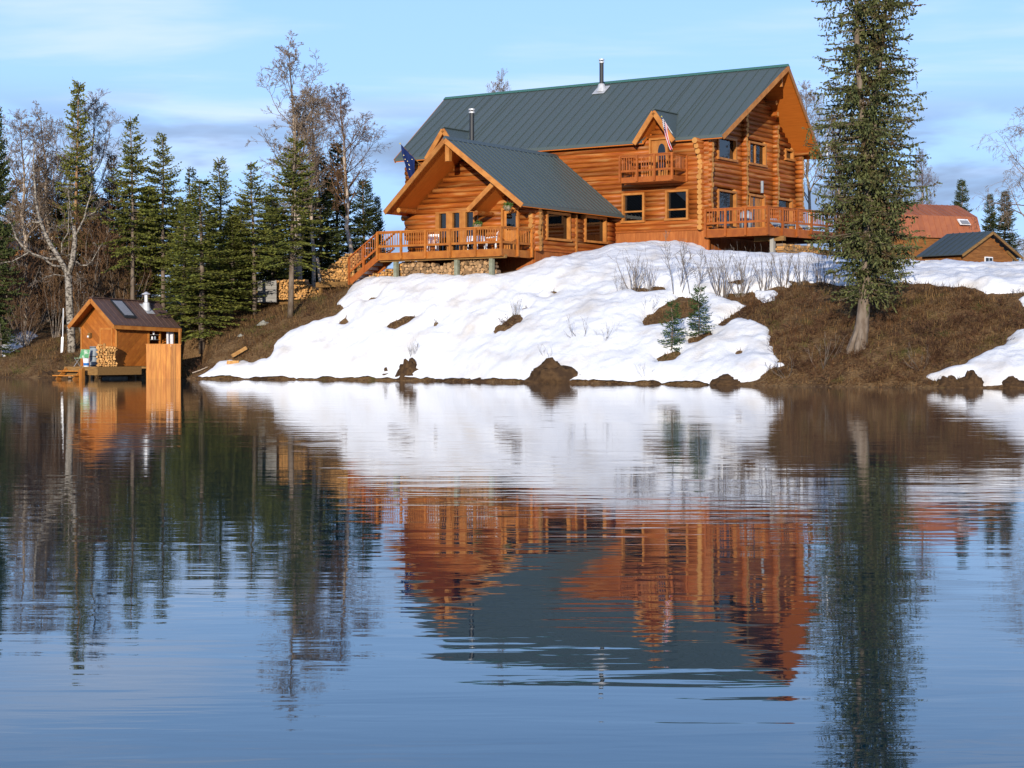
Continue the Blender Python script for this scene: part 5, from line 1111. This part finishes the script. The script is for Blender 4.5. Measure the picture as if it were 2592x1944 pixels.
spruce_at('b', 378, 470, 'shorter green spruce between the two tall spruces behind the sauna', D=106, R_=1.9)
spruce_at('e', 462, 505, 'green spruce filling the gap between truck and lowest bank spruce', D=99, R_=1.9)
spruce_at('b', 588, 545, 'short bushy spruce left of the round log stack', D=97, R_=1.8)
spruce_at('c', 692, 462, 'green spruce behind the crate boards, between the two trunks', D=101, R_=1.8)
DKG = 'dark spruces behind the birch at the left of the lodge'
spruce_at('d', 815, 395, 'dark spruce behind the pale birch, leftmost of the dark clump', D=112, R_=2.1, group=DKG)
spruce_at('d', 855, 360, 'tallest dark spruce of the clump behind the pale birch', D=115, R_=2.0, group=DKG)
spruce_at('d', 918, 455, 'dark spruce right of the pale birch near the lodge stairs', D=116, R_=2.0, group=DKG)
spruce_at('d', 958, 497, 'small dark spruce nearest the lodge wing eave', D=120, R_=.95, group=DKG)
spruce_at('t', 186, 205, 'tall thin spruce with orange trunk standing among the bare birch crowns', D=108, R_=1.6)
spruce_at('d', -14, 270, 'spruce cut off by the left edge of the picture', D=101, R_=1.7)
BRG = 'brown spruces in the left thicket'
spruce_at('r', 290, 385, 'narrow brown spruce left of the tall spruce behind the sauna', D=114, R_=1.5, group=BRG)
spruce_at('r', 106, 388, 'brown spruce behind the gnarled birch limbs', D=113, R_=1.6, group=BRG)
spruce_at('r', 232, 430, 'brown spruce between the orange-trunked spruce and the sauna', D=112, R_=2.0, group=BRG)
spruce_at('r', 40, 450, 'brown spruce above the dark cabin roof at far left', D=118, R_=2.2, group=BRG)
spruce_at('r', 165, 470, 'brown spruce directly behind the gnarled birch trunk', D=110, R_=2.0, group=BRG)
FIL = 'far dark spruces filling the gaps of the left wood'
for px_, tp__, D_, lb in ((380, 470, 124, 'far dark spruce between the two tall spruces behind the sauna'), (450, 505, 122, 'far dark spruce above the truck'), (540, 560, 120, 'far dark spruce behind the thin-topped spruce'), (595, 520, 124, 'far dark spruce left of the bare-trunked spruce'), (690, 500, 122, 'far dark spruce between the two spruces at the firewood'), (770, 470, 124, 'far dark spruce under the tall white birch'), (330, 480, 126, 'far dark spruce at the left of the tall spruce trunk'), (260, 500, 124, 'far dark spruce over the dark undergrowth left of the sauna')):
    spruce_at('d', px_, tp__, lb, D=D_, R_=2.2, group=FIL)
UG = 'low dark spruces under the left wood'
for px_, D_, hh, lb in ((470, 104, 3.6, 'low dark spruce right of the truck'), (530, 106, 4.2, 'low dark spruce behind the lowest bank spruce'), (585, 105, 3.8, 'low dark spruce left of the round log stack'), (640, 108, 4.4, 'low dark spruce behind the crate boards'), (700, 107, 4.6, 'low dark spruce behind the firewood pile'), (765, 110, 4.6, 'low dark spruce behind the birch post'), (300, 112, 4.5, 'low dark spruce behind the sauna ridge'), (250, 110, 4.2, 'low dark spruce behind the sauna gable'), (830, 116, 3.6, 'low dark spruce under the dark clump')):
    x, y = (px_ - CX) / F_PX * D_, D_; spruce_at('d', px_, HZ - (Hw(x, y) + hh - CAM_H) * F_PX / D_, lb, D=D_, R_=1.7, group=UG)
RG = 'small spruces behind the right snowfield'
spruce_at('d', 2433, 454, 'dark spruce standing right behind the red barn roof', D=128, R_=1.35, group=RG)
spruce_at('d', 2508, 490, 'left of the two dark spruces behind the shed gable', D=118, R_=1.0, group=RG); spruce_at('d', 2541, 482, 'right of the two dark spruces behind the shed gable', D=120, R_=1.35, group=RG)
# young spruces on the snow
yg = spruce_mesh(21, h=2.2, rad=.62, start=.08, whorl=.17, per=6, dens=1.0, droop=.15, w_=.024, nm='needle_yg')
for px_, bs, tp__, lb in ((1700, 890, 766, 'young spruce in a round melt hollow, left of the pair on the snow'), (1769, 852, 728, 'young spruce on the snow, right and higher of the pair')):
    x, y, z = hit(px_, bs); h_ = CAM_H + (HZ - tp__) / F_PX * y - z; place_tree('young_spruce', lb, yg, (x, y, z - .03), (h_ / 2.2,) * 3, rnd.uniform(0, 6), 'young spruces on the snow')
ysl = spruce_mesh(23, h=2.2, rad=.95, start=.06, whorl=.2, per=6, droop=.3, w_=.035, nm='needle_dk'); x, y, z = hit(2, 905); place_tree('young_spruce', 'low dark young spruce at the left edge by the snow patch', ysl, (x, y, z), (1, 1, .85), 1.0)

# the big old twin-topped spruce on the right
def old_spruce():
    q = random.Random(77); P = []; tr = MB(); h = 20.5
    def leader(pts, r0, r1): 
        n = len(pts); tr.tube(pts, [r0 + (r1 - r0) * (i / (n - 1)) ** .8 for i in range(n)], 10); return pts
    m = leader([(-.35, 0, -.6), (-.12, 0, .5), (-.02, 0, 1.6), (.1, .02, 3.2), (.2, 0, 5.2), (.1, 0, 7.2), (-.1, -.05, 9.5), (-.28, 0, 12), (-.3, .05, 15), (-.32, 0, 18), (-.3, 0, h)], .33, .03)
    m2 = leader([(.2, 0, 5.6), (.38, .1, 8.0), (.45, .12, 10), (.75, .1, 12), (.95, .1, 14.5), (1.0, .1, 17), (1.02, .1, 19.4)], .16, .03)
    for k in range(7): a = k * .9; tr.tube([(-.04 + math.cos(a) * .14, math.sin(a) * .14, 1.5), (-.12 + math.cos(a) * .19, math.sin(a) * .19, .7), (-.26 + math.cos(a) * .27, math.sin(a) * .27, .1), (-.33 + math.cos(a) * .5, math.sin(a) * .5, -.35)], [.06, .11, .13, .06], 7)
    def pos(line, z):
        for a, b in zip(line, line[1:]):
            if a[2] <= z <= b[2]:
                f = (z - a[2]) / (b[2] - a[2]); return (a[0] + (b[0] - a[0]) * f, a[1] + (b[1] - a[1]) * f)
        return line[-1][:2]
    def limb(x0, y0, z0, az, L, droop, live=1.0):
        ca, sa_ = math.cos(az), math.sin(az); pts = []
        for i in range(7):
            t = i / 6; pts.append((x0 + ca * L * t, y0 + sa_ * L * t, z0 + L * (.12 * t - droop * t * t + .28 * t ** 4) + q.uniform(-.03, .03)))
        tr.tube(pts[::2], [.035, .022, .013, .005], 4, cap=False)
        if live <= 0: return
        n = int(L * 9)
        for k in range(n):
            t = .03 + .97 * (k / n) + q.uniform(-.04, .04); t = min(max(t, 0), .999); i = int(t * 6); f = t * 6 - i; a, b = pts[i], pts[min(i + 1, 6)]
            p = tuple(a[j] + (b[j] - a[j]) * f for j in range(3)); clump = .6 + .7 * max(0, math.sin(t * 11 + az * 5))
            for sg in (-1, 1):
                if q.random() > .85 * live: continue
                if q.random() < .42:   # hanging switch
                    d = unit((ca * .25 + sg * -sa_ * .35 * q.random(), sa_ * .25 + sg * ca * .35 * q.random(), -1)); tl = q.uniform(.22, .62) * clump
                else:
                    d = unit((ca * .7 - sg * sa_ * .75, sa_ * .7 + sg * ca * .75, q.uniform(-.35, .15))); tl = q.uniform(.18, .42) * clump
                spray(P, q, p, d, tl, .040, 3)
            spray(P, q, p, unit((ca, sa_, .1)), .3, .040, 2)
    def width(z):
        return np.interp(z, [2.2, 4, 6.5, 9, 11.5, 14, 17, 20.5], [1.3, 2.3, 2.45, 2.1, 1.75, 1.6, 1.1, .3])
    z = 2.0
    while z < h - .3:
        k = 6 if z < 8 else 5 if z < 15 else 3
        for _ in range(k):
            ln = m if (z < 6.2 or q.random() < .5) else m2
            if ln is m2 and z > 19.3: ln = m
            x0, y0 = pos(ln, z); az = q.uniform(0, 6.283); L = float(width(z)) * q.uniform(.45, 1.08)
            if z < 4.2 and math.cos(az) < -.2 and q.random() < .6: L *= .5
            limb(x0, y0, z, az, L, q.uniform(.28, .62) if z < 15 else q.uniform(.1, .4), .55 if z < 3 else 1.0)
        z += .135 * q.uniform(.7, 1.3)
    for zz, az, L in ((5.3, 2.9, 1.9), (7.5, -.3, 1.2), (4.6, 3.4, 2.3), (9.8, -.5, .9), (6.5, 3.6, 1.6)): limb(*pos(m, zz), zz, az, L, .45, 0)
    v, f = kites(P); print('old spruce kites', len(f)); return tr.mesh('trunk', X['sprucebark'], True), npmesh('crown', v, f, X['needle_old'])
x, y, z = hit(2165, 884)
place_tree('old_spruce', 'huge old twin-topped spruce with drooping branches on the right bank', old_spruce(), (x + .35, y, z), (1, 1, 1), R(0), cat='tree')

# bare birches
class Twigs:
    def __init__(s): s.v = []; s.f = []
    def seg(s, pts, rad, n=3):
        k0 = len(s.v)
        for i, p in enumerate(pts):
            a = pts[max(i - 1, 0)]; b = pts[min(i + 1, len(pts) - 1)]; d = unit((b[0] - a[0], b[1] - a[1], b[2] - a[2]))
            u = unit(cross(d, (.3, .2, .93) if abs(d[2]) < .9 else (1, 0, 0))); v = cross(d, u)
            for j in range(n):
                t = 6.2832 * j / n; c_, s_ = math.cos(t) * rad[i], math.sin(t) * rad[i]; s.v.append((p[0] + u[0] * c_ + v[0] * s_, p[1] + u[1] * c_ + v[1] * s_, p[2] + u[2] * c_ + v[2] * s_))
        for i in range(len(pts) - 1):
            for j in range(n): a = k0 + i * n + j; b = k0 + i * n + (j + 1) % n; s.f.append((a, b, b + n, a + n))
    def mesh(s, name, m): return npmesh(name, np.array(s.v), np.array(s.f), m)
def grow(q, tw, p, d, L, r, lev, up=.25, jit=.28, n=4, rmin=.006):
    pts = [p]; dirs = []
    for i in range(n):
        d = unit((d[0] + q.gauss(0, jit), d[1] + q.gauss(0, jit), d[2] + q.gauss(0, jit) + up)); p = (p[0] + d[0] * L / n, p[1] + d[1] * L / n, p[2] + d[2] * L / n); pts.append(p); dirs.append(d)
    tw.seg(pts, [max(rmin, r * (1 - .75 * i / n)) for i in range(n + 1)], 4 if r > .03 else 3)
    return pts, dirs
def ramify(q, tw, pts, dirs, L, r, levels, up, rmin=.006, dens=1.0):
    if not levels: return
    cnt, fr, ang = levels[0]; n = len(dirs)
    for k in range(int(cnt * dens * q.uniform(.8, 1.2))):
        t = q.uniform(.25, 1.0) * n; i = min(int(t), n - 1); f = t - i; a, b = pts[i], pts[i + 1]; p = tuple(a[j] + (b[j] - a[j]) * f for j in range(3)); d = dirs[i]
        s = unit(cross(d, (q.gauss(0, 1), q.gauss(0, 1), q.gauss(0, 1)))); dd = unit(tuple(d[j] * math.cos(ang) + s[j] * math.sin(ang) for j in range(3)))
        l2 = L * fr * q.uniform(.6, 1.25) * (1.1 - .45 * t / n); r2 = r * .5 * (1 - .4 * t / n)
        p2, d2 = grow(q, tw, p, dd, l2, max(r2, rmin), 0, up, .16, 4 if len(levels) > 1 else 3, rmin); ramify(q, tw, p2, d2, l2, max(r2, rmin), levels[1:], up, rmin, dens)
def birch_mesh(seed, h=10.0, spread=.30, start=.3, nl=20, up=.22, bark='birch', twig='twig', stems=1, tdens=1.0, r0=.12, rmin=.0062, ang=.72, tw_up=None):
    q = random.Random(seed); tr = MB(); tw = Twigs()
    for s in range(stems):
        off = (q.uniform(-.25, .25) * (s > 0), q.uniform(-.2, .2) * (s > 0)); lean = (q.uniform(-.06, .06) + .05 * s * (1 if s % 2 else -1), q.uniform(-.05, .05)); hh = h * (1 if s == 0 else q.uniform(.75, .95)); n = 9
        pts = [(off[0] + lean[0] * hh * i / n + q.gauss(0, .05) * (i > 0), off[1] + lean[1] * hh * i / n + q.gauss(0, .05) * (i > 0), hh * i / n - (.3 if i == 0 else 0)) for i in range(n + 1)]
        rr = [r0 * (1 - .92 * i / n) / (1 + .35 * s) + .006 for i in range(n + 1)]; tr.tube(pts[:8], rr[:8], 8); tw.seg(pts[7:], rr[7:], 5)
        for k in range(nl):
            f = start + (1 - start) * (k + q.random()) / nl; t = f * n; i = min(int(t), n - 1); g = t - i; a, b = pts[i], pts[i + 1]; p = tuple(a[j] + (b[j] - a[j]) * g for j in range(3)); az = q.uniform(0, 6.283)
            g_ = (f - start) / (1 - start); L = hh * spread * (.42 + .85 * math.sin(min(1, g_ * .8 + .22) * math.pi) ) * q.uniform(.65, 1.2); r = rr[min(i, n)] * .45
            p2, d2 = grow(q, tw, p, unit((math.cos(az) * math.sin(ang), math.sin(az) * math.sin(ang), math.cos(ang))), L, max(r, .014), 0, up, .16, 5, rmin)
            ramify(q, tw, p2, d2, L, max(r, .014), [(9, .45, .85), (6, .48, .8), (3.6, .55, .75)], .05 if tw_up is None else tw_up, rmin, tdens)
    return tr.mesh('trunk', X[bark], True), tw.mesh('crown', X[twig])
BI = {'a': birch_mesh(31, spread=.20, start=.36, nl=30, stems=1), 'b': birch_mesh(32, spread=.19, start=.34, nl=24, stems=2), 'c': birch_mesh(35, spread=.17, start=.36, nl=32, stems=1, twig='twig_br', tdens=1.0), 'w': birch_mesh(34, spread=.30, start=.28, nl=18, up=.02, tw_up=-.22, ang=.9)}
def birch_at(var, px, top, label, D=None, base=None, wx=1.0, group=None, rz=None):
    if base is not None:
        x, y = (px - CX) / F_PX * D, D; z = CAM_H + (HZ - base) / F_PX * D; z = min(z, Hw(x, y) + .05)
    else: x, y = (px - CX) / F_PX * D, D; z = Hw(x, y)
    h = CAM_H + (HZ - top) / F_PX * D - z; s = h / 10.0 * .90
    place_tree('birch_tree', label, BI[var], (x, y, z - .1), (s * wx, s * wx, s), rnd.uniform(0, 6.28) if rz is None else rz, group)
LB = 'bare birch crowns at the far left'
birch_at('a', 70, 262, 'bare birch crown at far left, lowest of the three behind the gnarled birch', D=110, group=LB, wx=1.25); birch_at('b', 135, 245, 'bare many-stemmed birch left of the orange-trunked spruce', D=112, group=LB, wx=1.3); birch_at('a', 225, 210, 'bare birch crown right of the orange-trunked spruce', D=111, group=LB, wx=1.1)
birch_at('b', 757, 58, 'tallest bare white birch rising high above the left spruces', D=108, wx=1.2, rz=.4); birch_at('a', 792, 200, 'shorter bare birch stem beside the tallest white birch', D=109, wx=1.0)
birch_at('c', 888, 185, 'pale-trunked bare birch with brownish crown left of the lodge wing', D=104, wx=1.15, rz=2.0)
birch_at('a', 2052, 190, 'bare birch behind the lodge gable end', D=114, wx=1.0); birch_at('b', 2120, 250, 'bare birch behind the big spruce crown', D=118, wx=1.0)
birch_at('c', 2340, 360, 'bare birch showing right of the big spruce above the barn', D=126, wx=.7)
birch_at('a', 1258, 160, 'bare birch top showing over the main roof ridge', D=130, wx=.6); birch_at('w', 2592, 262, 'weeping bare birch at the right edge of the picture', D=108, wx=1.15)
birch_at('c', 2570, 575, 'low hazy bare birch far behind the shed lean-to', D=150, wx=1.2); birch_at('a', 2600, 590, 'low hazy bare birch at the right horizon', D=155, wx=1.2)
# the gnarled shore birch by the sauna
def gnarled():
    q = random.Random(5); x0, D, z0 = hit(182, 893); tr = MB(); tw = Twigs()
    def W(px, py, dy): return ((px - CX) / F_PX * D - x0, dy, CAM_H + (HZ - py) / F_PX * D - z0)
    limbs = [([(182, 905), (181, 870), (178, 820), (175, 760), (172, 690)], .24, .19, 0, 0), ([(172, 700), (184, 660), (189, 625), (190, 600), (187, 572)], .17, .11, 0, -.1), ([(174, 705), (160, 672), (140, 640), (124, 617), (108, 585), (98, 562), (90, 535), (84, 500), (80, 460), (75, 402), (78, 350)], .15, .03, 0, .8),
      ([(148, 655), (120, 655), (92, 648), (66, 628), (48, 604), (40, 570), (22, 552), (-8, 545)], .085, .025, .2, -1.2), ([(40, 570), (45, 545), (42, 520)], .04, .015, -.9, -1.1), ([(160, 676), (135, 672), (108, 650), (80, 640), (40, 664), (8, 668)], .07, .02, .1, -1.0), ([(192, 662), (206, 672), (224, 672), (238, 660), (250, 640), (262, 622)], .055, .012, 0, -.6),
      ([(190, 600), (202, 575), (213, 552), (218, 520), (226, 492), (228, 462)], .06, .018, -.1, .4), ([(214, 550), (238, 537), (252, 512)], .03, .01, 0, .3), ([(188, 640), (170, 648), (157, 640), (160, 615), (176, 590), (179, 550), (176, 510)], .045, .015, 0, -.5), ([(186, 575), (180, 540), (176, 500), (174, 470)], .05, .015, -.1, -.2), ([(98, 562), (70, 560), (50, 575), (40, 600)], .05, .02, .3, .9), ([(124, 617), (112, 600), (118, 575), (140, 568)], .04, .012, .3, 1.0), ([(172, 700), (140, 695), (115, 705), (98, 730)], .035, .01, 0, -.7), ([(195, 690), (205, 705), (208, 735)], .02, .008, 0, -.3)]
    for pts, r0, r1, d0, d1 in limbs:
        n = len(pts); P = [W(px, py, d0 + (d1 - d0) * i / (n - 1) + q.uniform(-.05, .05)) for i, (px, py) in enumerate(pts)]; rr = [r0 + (r1 - r0) * i / (n - 1) for i in range(n)]
        tr.tube(P, rr, 8 if r0 > .1 else 6)
        if r0 < .16:
            dirs = [unit(tuple(b[j] - a[j] for j in range(3))) for a, b in zip(P, P[1:])]; L = sum(math.dist(a, b) for a, b in zip(P, P[1:]))
            ramify(q, tw, P, dirs, min(L, 1.8), .02, [(11, .35, .9), (5, .5, .7), (3, .6, .6)], .05, .006)
    return (tr.mesh('trunk', X['birchgrey'], True), tw.mesh('crown', X['twig_grey'])), (x0, D, z0)
ms, lc = gnarled(); place_tree('gnarled_birch', 'gnarled forked grey birch with twisted limbs on the shore left of the sauna', ms, lc, (1, 1, 1), 0)
o = empty('oar', (lc[0] - .42, lc[1] - .35, lc[2]), 0); tag(o, 'white oar leaning upright beside the gnarled birch trunk', 'oar'); MB().tube([(0, 0, .35), (.02, .1, 2.4)], .025, 8).build('shaft', X['white'], o); MB().beam((-.03, -.03, .0), (0, 0, .85), .12, .03, up=(0, 1, 0)).build('blade', X['white'], o)
# brown thickets
def thicket_mesh(seed, h=4.0, stems=16, twig='twig_br', dens=1.0, rmin=.008, lean=.5, lv=((7, .45, .6), (5, .5, .6), (2, .6, .6))):
    q = random.Random(seed); st = Twigs(); tw = Twigs()
    for s in range(stems):
        az = q.uniform(0, 6.283); ln = q.uniform(.05, lean); L = h * q.uniform(.6, 1.05)
        p2, d2 = grow(q, st, (math.cos(az) * q.uniform(0, .25), math.sin(az) * q.uniform(0, .25), -.15), unit((math.cos(az) * ln, math.sin(az) * ln, 1)), L, .007 * h + .004, 0, .10, .10, 6, rmin); ramify(q, tw, p2, d2, L, .005 * h + .002, list(lv), .12, rmin, dens)
    return st.mesh('stems', X['twig_grey']), tw.mesh('twigs', X[twig])
TK = [thicket_mesh(41), thicket_mesh(42, stems=20), thicket_mesh(43, stems=13)]
def shrub_at(mesh, x, y, z, sc, label, group, rz=None, name='bare_shrub'):
    t = empty(name, (x, y, z), rnd.uniform(0, 6.28) if rz is None else rz); tag(t, label, 'shrub', group)
    for nm, me in zip(('stems', 'twigs'), mesh): tag(obj(nm, me, t, scale=sc), kind='stuff' if nm == 'twigs' else None)
BT = 'brown thicket round the dark cabin'
for i, (px_, D_, hh, ww, lb) in enumerate(((20, 104, 5.2, 1.5, 'brown bare thicket at the left picture edge before the dark cabin'), (95, 107, 5.6, 1.5, 'brown bare thicket before the right end of the dark cabin'), (140, 103, 4.0, 1.3, 'brown thicket left of the gnarled birch base'), (225, 106, 6.2, 1.5, 'tall brown thicket between gnarled birch and sauna roof'), (285, 108, 6.6, 1.6, 'tall brown thicket behind the sauna ridge'), (215, 102, 3.6, 1.4, 'dark brush just behind the sauna gable'), (60, 101, 2.8, 1.4, 'low brush above the left snow patch'), (310, 104, 3.8, 1.4, 'brown brush under the tall spruce behind the sauna'), (-20, 108, 6.4, 1.6, 'tall brown thicket cut by the left picture edge'), (180, 115, 7.2, 1.7, 'highest brown thicket behind the gnarled birch crown'))):
    x, y = (px_ - CX) / F_PX * D_, D_; shrub_at(TK[i % 3], x, y, Hw(x, y), (hh / 4 * ww * .8, hh / 4 * ww * .8, hh / 4), lb, BT, name='brown_thicket')
# thin willow shrubs on the snow
WSH = [thicket_mesh(51, h=1.8, stems=12, twig='twig_grey', dens=.8, rmin=.005, lean=.5, lv=((4, .4, .5), (2, .5, .5))), thicket_mesh(52, h=1.8, stems=18, twig='twig_grey', dens=.8, rmin=.005, lean=.65, lv=((4, .4, .5), (2, .5, .5))), thicket_mesh(53, h=1.8, stems=3, twig='twig_grey', dens=1.1, rmin=.005, lean=.15, lv=((9, .45, .6), (3, .5, .5)))]
WG = 'thin bare willow shrubs on the snow'
for k, px_, bs, hh, lb in ((1, 1608, 738, 1.55, 'fan-shaped bare willow below the wing windows, left end of the shrub row'), (0, 1645, 737, 1.25, 'thin bare willow just right of the fan-shaped willow'), (2, 1702, 750, 2.2, 'slender leaning birch sapling rising from the large melt hole'), (2, 1746, 748, 1.9, 'single upright sapling right of the large melt hole'), (1, 1830, 756, 1.9, 'wide bare willow at the top of the brown tongue'), (1, 1880, 748, 1.7, 'dense bare willow left of the small snow patch'), (0, 1935, 738, 1.6, 'bare willow above the small snow patch'), (1, 1985, 728, 1.55, 'bare willow at the upper edge of the brown slope'), (0, 2030, 720, 1.4, 'bare willow left of the big spruce, nearer the lodge'), (1, 2075, 720, 1.35, 'bare willow touching the left branches of the big spruce'), (2, 1562, 752, .9, 'lone thin twig stem left of the fan-shaped willow'),
   (0, 1305, 800, .8, 'small twigs on the tussock hole in the middle of the snow'), (0, 1046, 912, .8, 'thin twigs standing on the overhanging tussock at the shore')):
    x, y, z = hit(px_, bs); shrub_at(WSH[k], x, y, z, (hh / 1.8 * 1.22,) * 3, lb, WG)
bent = thicket_mesh(55, h=1.8, stems=7, twig='twig_grey', dens=.8, rmin=.005, lean=1.6, lv=((4, .4, .5), (2, .5, .5)))
for px_, bs, hh, lb in ((1470, 862, 1.3, 'snow-bent willow twigs left of the pair of melt hollows'), (1530, 868, 1.1, 'snow-flattened willow twigs in the middle of the lower snow'), (1390, 915, .9, 'flattened twigs lying on the snow above the largest shore tussock'), (1635, 960, .8, 'small twigs above the shore under the young spruces'), (2080, 930, 1.6, 'dead brush at the foot of the big spruce'), (1990, 955, 1.1, 'dead brush at the lower right snow tip'), (2330, 935, 1.2, 'fallen dead brush above the right snow patch'), (1640, 790, .9, 'twigs at the left rim of the large melt hole')):
    x, y, z = hit(px_, bs); shrub_at(bent, x, y, z + .02, (hh / 1.8,) * 3, lb, 'bent and flattened twigs on the bank')

# low dead brush matted over the bare slopes
def low_brush():
    st, tw = None, None; q = random.Random(90); V_, F_ = [], []; k0 = 0
    base = []
    for sd_ in range(3):
        t_ = Twigs(); qq = random.Random(sd_ + 60)
        for _ in range(9):
            az = qq.uniform(0, 6.283); p2, d2 = grow(qq, t_, (qq.uniform(-.1, .1), qq.uniform(-.1, .1), -.05), unit((math.cos(az), math.sin(az), qq.uniform(.3, 1.6))), qq.uniform(.35, .8), .010, 0, .05, .22, 4, .006); ramify(qq, t_, p2, d2, .5, .008, [(4, .5, .7), (2, .5, .7)], .0, .006)
        base.append((np.array(t_.v), np.array(t_.f)))
    n = 0
    while n < 330:
        a = q.uniform(-30, 26) if n < 90 else q.uniform(8, 25); d = abs(q.gauss(0, 4.5)) + .15; b = float(shore(a)) + d
        if d > 13 or snow_sd(np.array([a]), np.array([b]))[0] > -.15 or (SA - 3.4 < a < SA + 3.6 and b < SB + 5) or (-13 < a < 0 and d > 5.5): continue
        v, f = base[n % 3]; s_ = q.uniform(.5, 1.25); r_ = q.uniform(0, 6.28); x, y = ab2w(a, b); c_, sn = math.cos(r_) * s_, math.sin(r_) * s_
        V_.append(np.stack([v[:, 0] * c_ - v[:, 1] * sn + x, v[:, 0] * sn + v[:, 1] * c_ + y, v[:, 2] * s_ * .7 + H(a, b)], 1)); F_.append(f + k0); k0 += len(v); n += 1
    o = obj('dead_brush', npmesh('dead_brush', np.concatenate(V_), np.concatenate(F_), X['twig_red'])); tag(o, 'tangle of low dead reddish brush over the bare slopes', 'brush', kind='stuff')
low_brush()

# ------------------------------------------------------------------ tussocks at the water, logs and stones
def clod(seed, n=260):
    q = np.random.default_rng(seed); mb_v = []; nu, nv = 22, 12
    for j in range(nv + 1):
        for i in range(nu):
            th_, ph = 6.2832 * i / nu, math.pi * .5 * (1 - j / nv) ; mb_v.append((math.cos(th_) * math.cos(math.pi * .5 - ph), math.sin(th_) * math.cos(math.pi * .5 - ph), math.sin(math.pi * .5 - ph)))
    v = np.array(mb_v); nz_ = 1 + .5 * vnoise(v[:, 0] * 2.1 + seed * 3, v[:, 1] * 2.1 + v[:, 2] * 2.7, seed) + .3 * vnoise(v[:, 0] * 5 + seed, v[:, 1] * 5 + v[:, 2] * 4, seed + 1) + .14 * vnoise(v[:, 0] * 13, v[:, 1] * 13 + v[:, 2] * 11, seed + 2)
    v = v * nz_[:, None]; f = [(j * nu + i, j * nu + (i + 1) % nu, (j + 1) * nu + (i + 1) % nu, (j + 1) * nu + i) for j in range(nv) for i in range(nu)]
    return npmesh('tussock', v, np.array(f), X['soil'], True)
CL = [clod(3), clod(4), clod(5)]
TG = 'brown peat tussocks along the waterline'
for k, (px_, wd, ht, lb) in enumerate(((560, .55, .12, 'flat peat tussock at the left tip of the snow bank'), (660, .8, .08, 'very low peat ledge at the shore below the left snow'), (870, .42, .22, 'small rounded tussock at the shore left of the twin tussocks'), (972, .42, .55, 'left of the twin peat tussocks at the shore'), (1027, .60, .95, 'taller overhanging right of the twin peat tussocks'), (1222, .75, .32, 'low double tussock left of the largest shore tussock'), (1395, 1.15, 1.0, 'largest brown peat tussock in the middle of the shore'), (1470, .5, .35, 'small tussock at the right foot of the largest shore tussock'), (1660, .55, .26, 'small dark tussock at the shore below the young spruces'), (1838, .85, .40, 'dark hollowed tussock at the right end of the snow shore'), (2395, .55, .40, 'low tussock under the right snow patch'), (2450, .55, .62, 'pointed dark tussock at the tip of the right snow patch'), (2560, .7, .4, 'tussock at the right picture edge shore'), (110, .7, .3, 'low tussock at the shore left of the sauna steps'))):
    x, y, z = hit(px_, 889); 
    aa = np.arange(-34, 26, .05); bb = shore(aa); xx, yy = ab2w(aa, bb); j = int(np.argmin(abs(CX + F_PX * xx / yy - px_))); x, y = xx[j] + V[0] * .25, yy[j] + V[1] * .25
    o = obj('peat_tussock', CL[k % 3], None, loc=(x, y, -.12), rot=(0, 0, -TH + rnd.uniform(-.3, .3)), scale=(wd * 1.15, wd * .65, ht * .88 + .12)); tag(o, lb, 'tussock', TG)
for px_, bs, L, rz, lb in ((607, 906, .85, .5, 'pale split log chunk propped on the left snow edge'), (590, 934, .6, -.1, 'orange split log piece lying flat on the left snow')):
    x, y, z = hit(px_, bs); o = MB().prism([(-L / 2, -.1, 0), (-L / 2, .1, 0), (-L / 2, .06, .15), (-L / 2, -.06, .17)], (L, 0, 0)).build('split_log', X['cut'], None, loc=(x, y, z + .22), rot=(0, -.5 if rz > 0 else 0, rz)); tag(o, lb, 'log')
x, y, z = hit(505, 946); o = Twigs(); o.seg([(-.35, 0, 0), (0, .02, .12), (.4, 0, .3)], [.03, .025, .015], 6); o = obj('driftwood_stick', o.mesh('driftwood_stick', X['birch']), None, loc=(x, y, z + .03)); tag(o, 'pale driftwood stick at the shore right of the sauna screen', 'stick')
for px_, bs, s_, lb in ((668, 822, .32, 'pale mossy stone on the brown bank below the firewood'), (610, 850, .18, 'small grey stone on the brown bank')):
    x, y, z = hit(px_, bs); me = CL[0].copy(); me.materials.clear(); me.materials.append(X['stone']); o = obj('stone', me, None, loc=(x, y, z - .05), scale=(s_, s_, s_ * .7)); tag(o, lb, 'stone')
x, y, z = hit(822, 700); o = Twigs(); o.seg([(0, 0, -.3), (.02, 0, .6), (.0, 0, 1.2)], [.09, .085, .08], 8); o = obj('birch_post', o.mesh('birch_post', X['birch']), None, loc=(dw(-17.95, -9.3, -2.5)), rot=(0, -.12, 0)); tag(o, 'short white birch post at the left of the tall firewood heap', 'post')
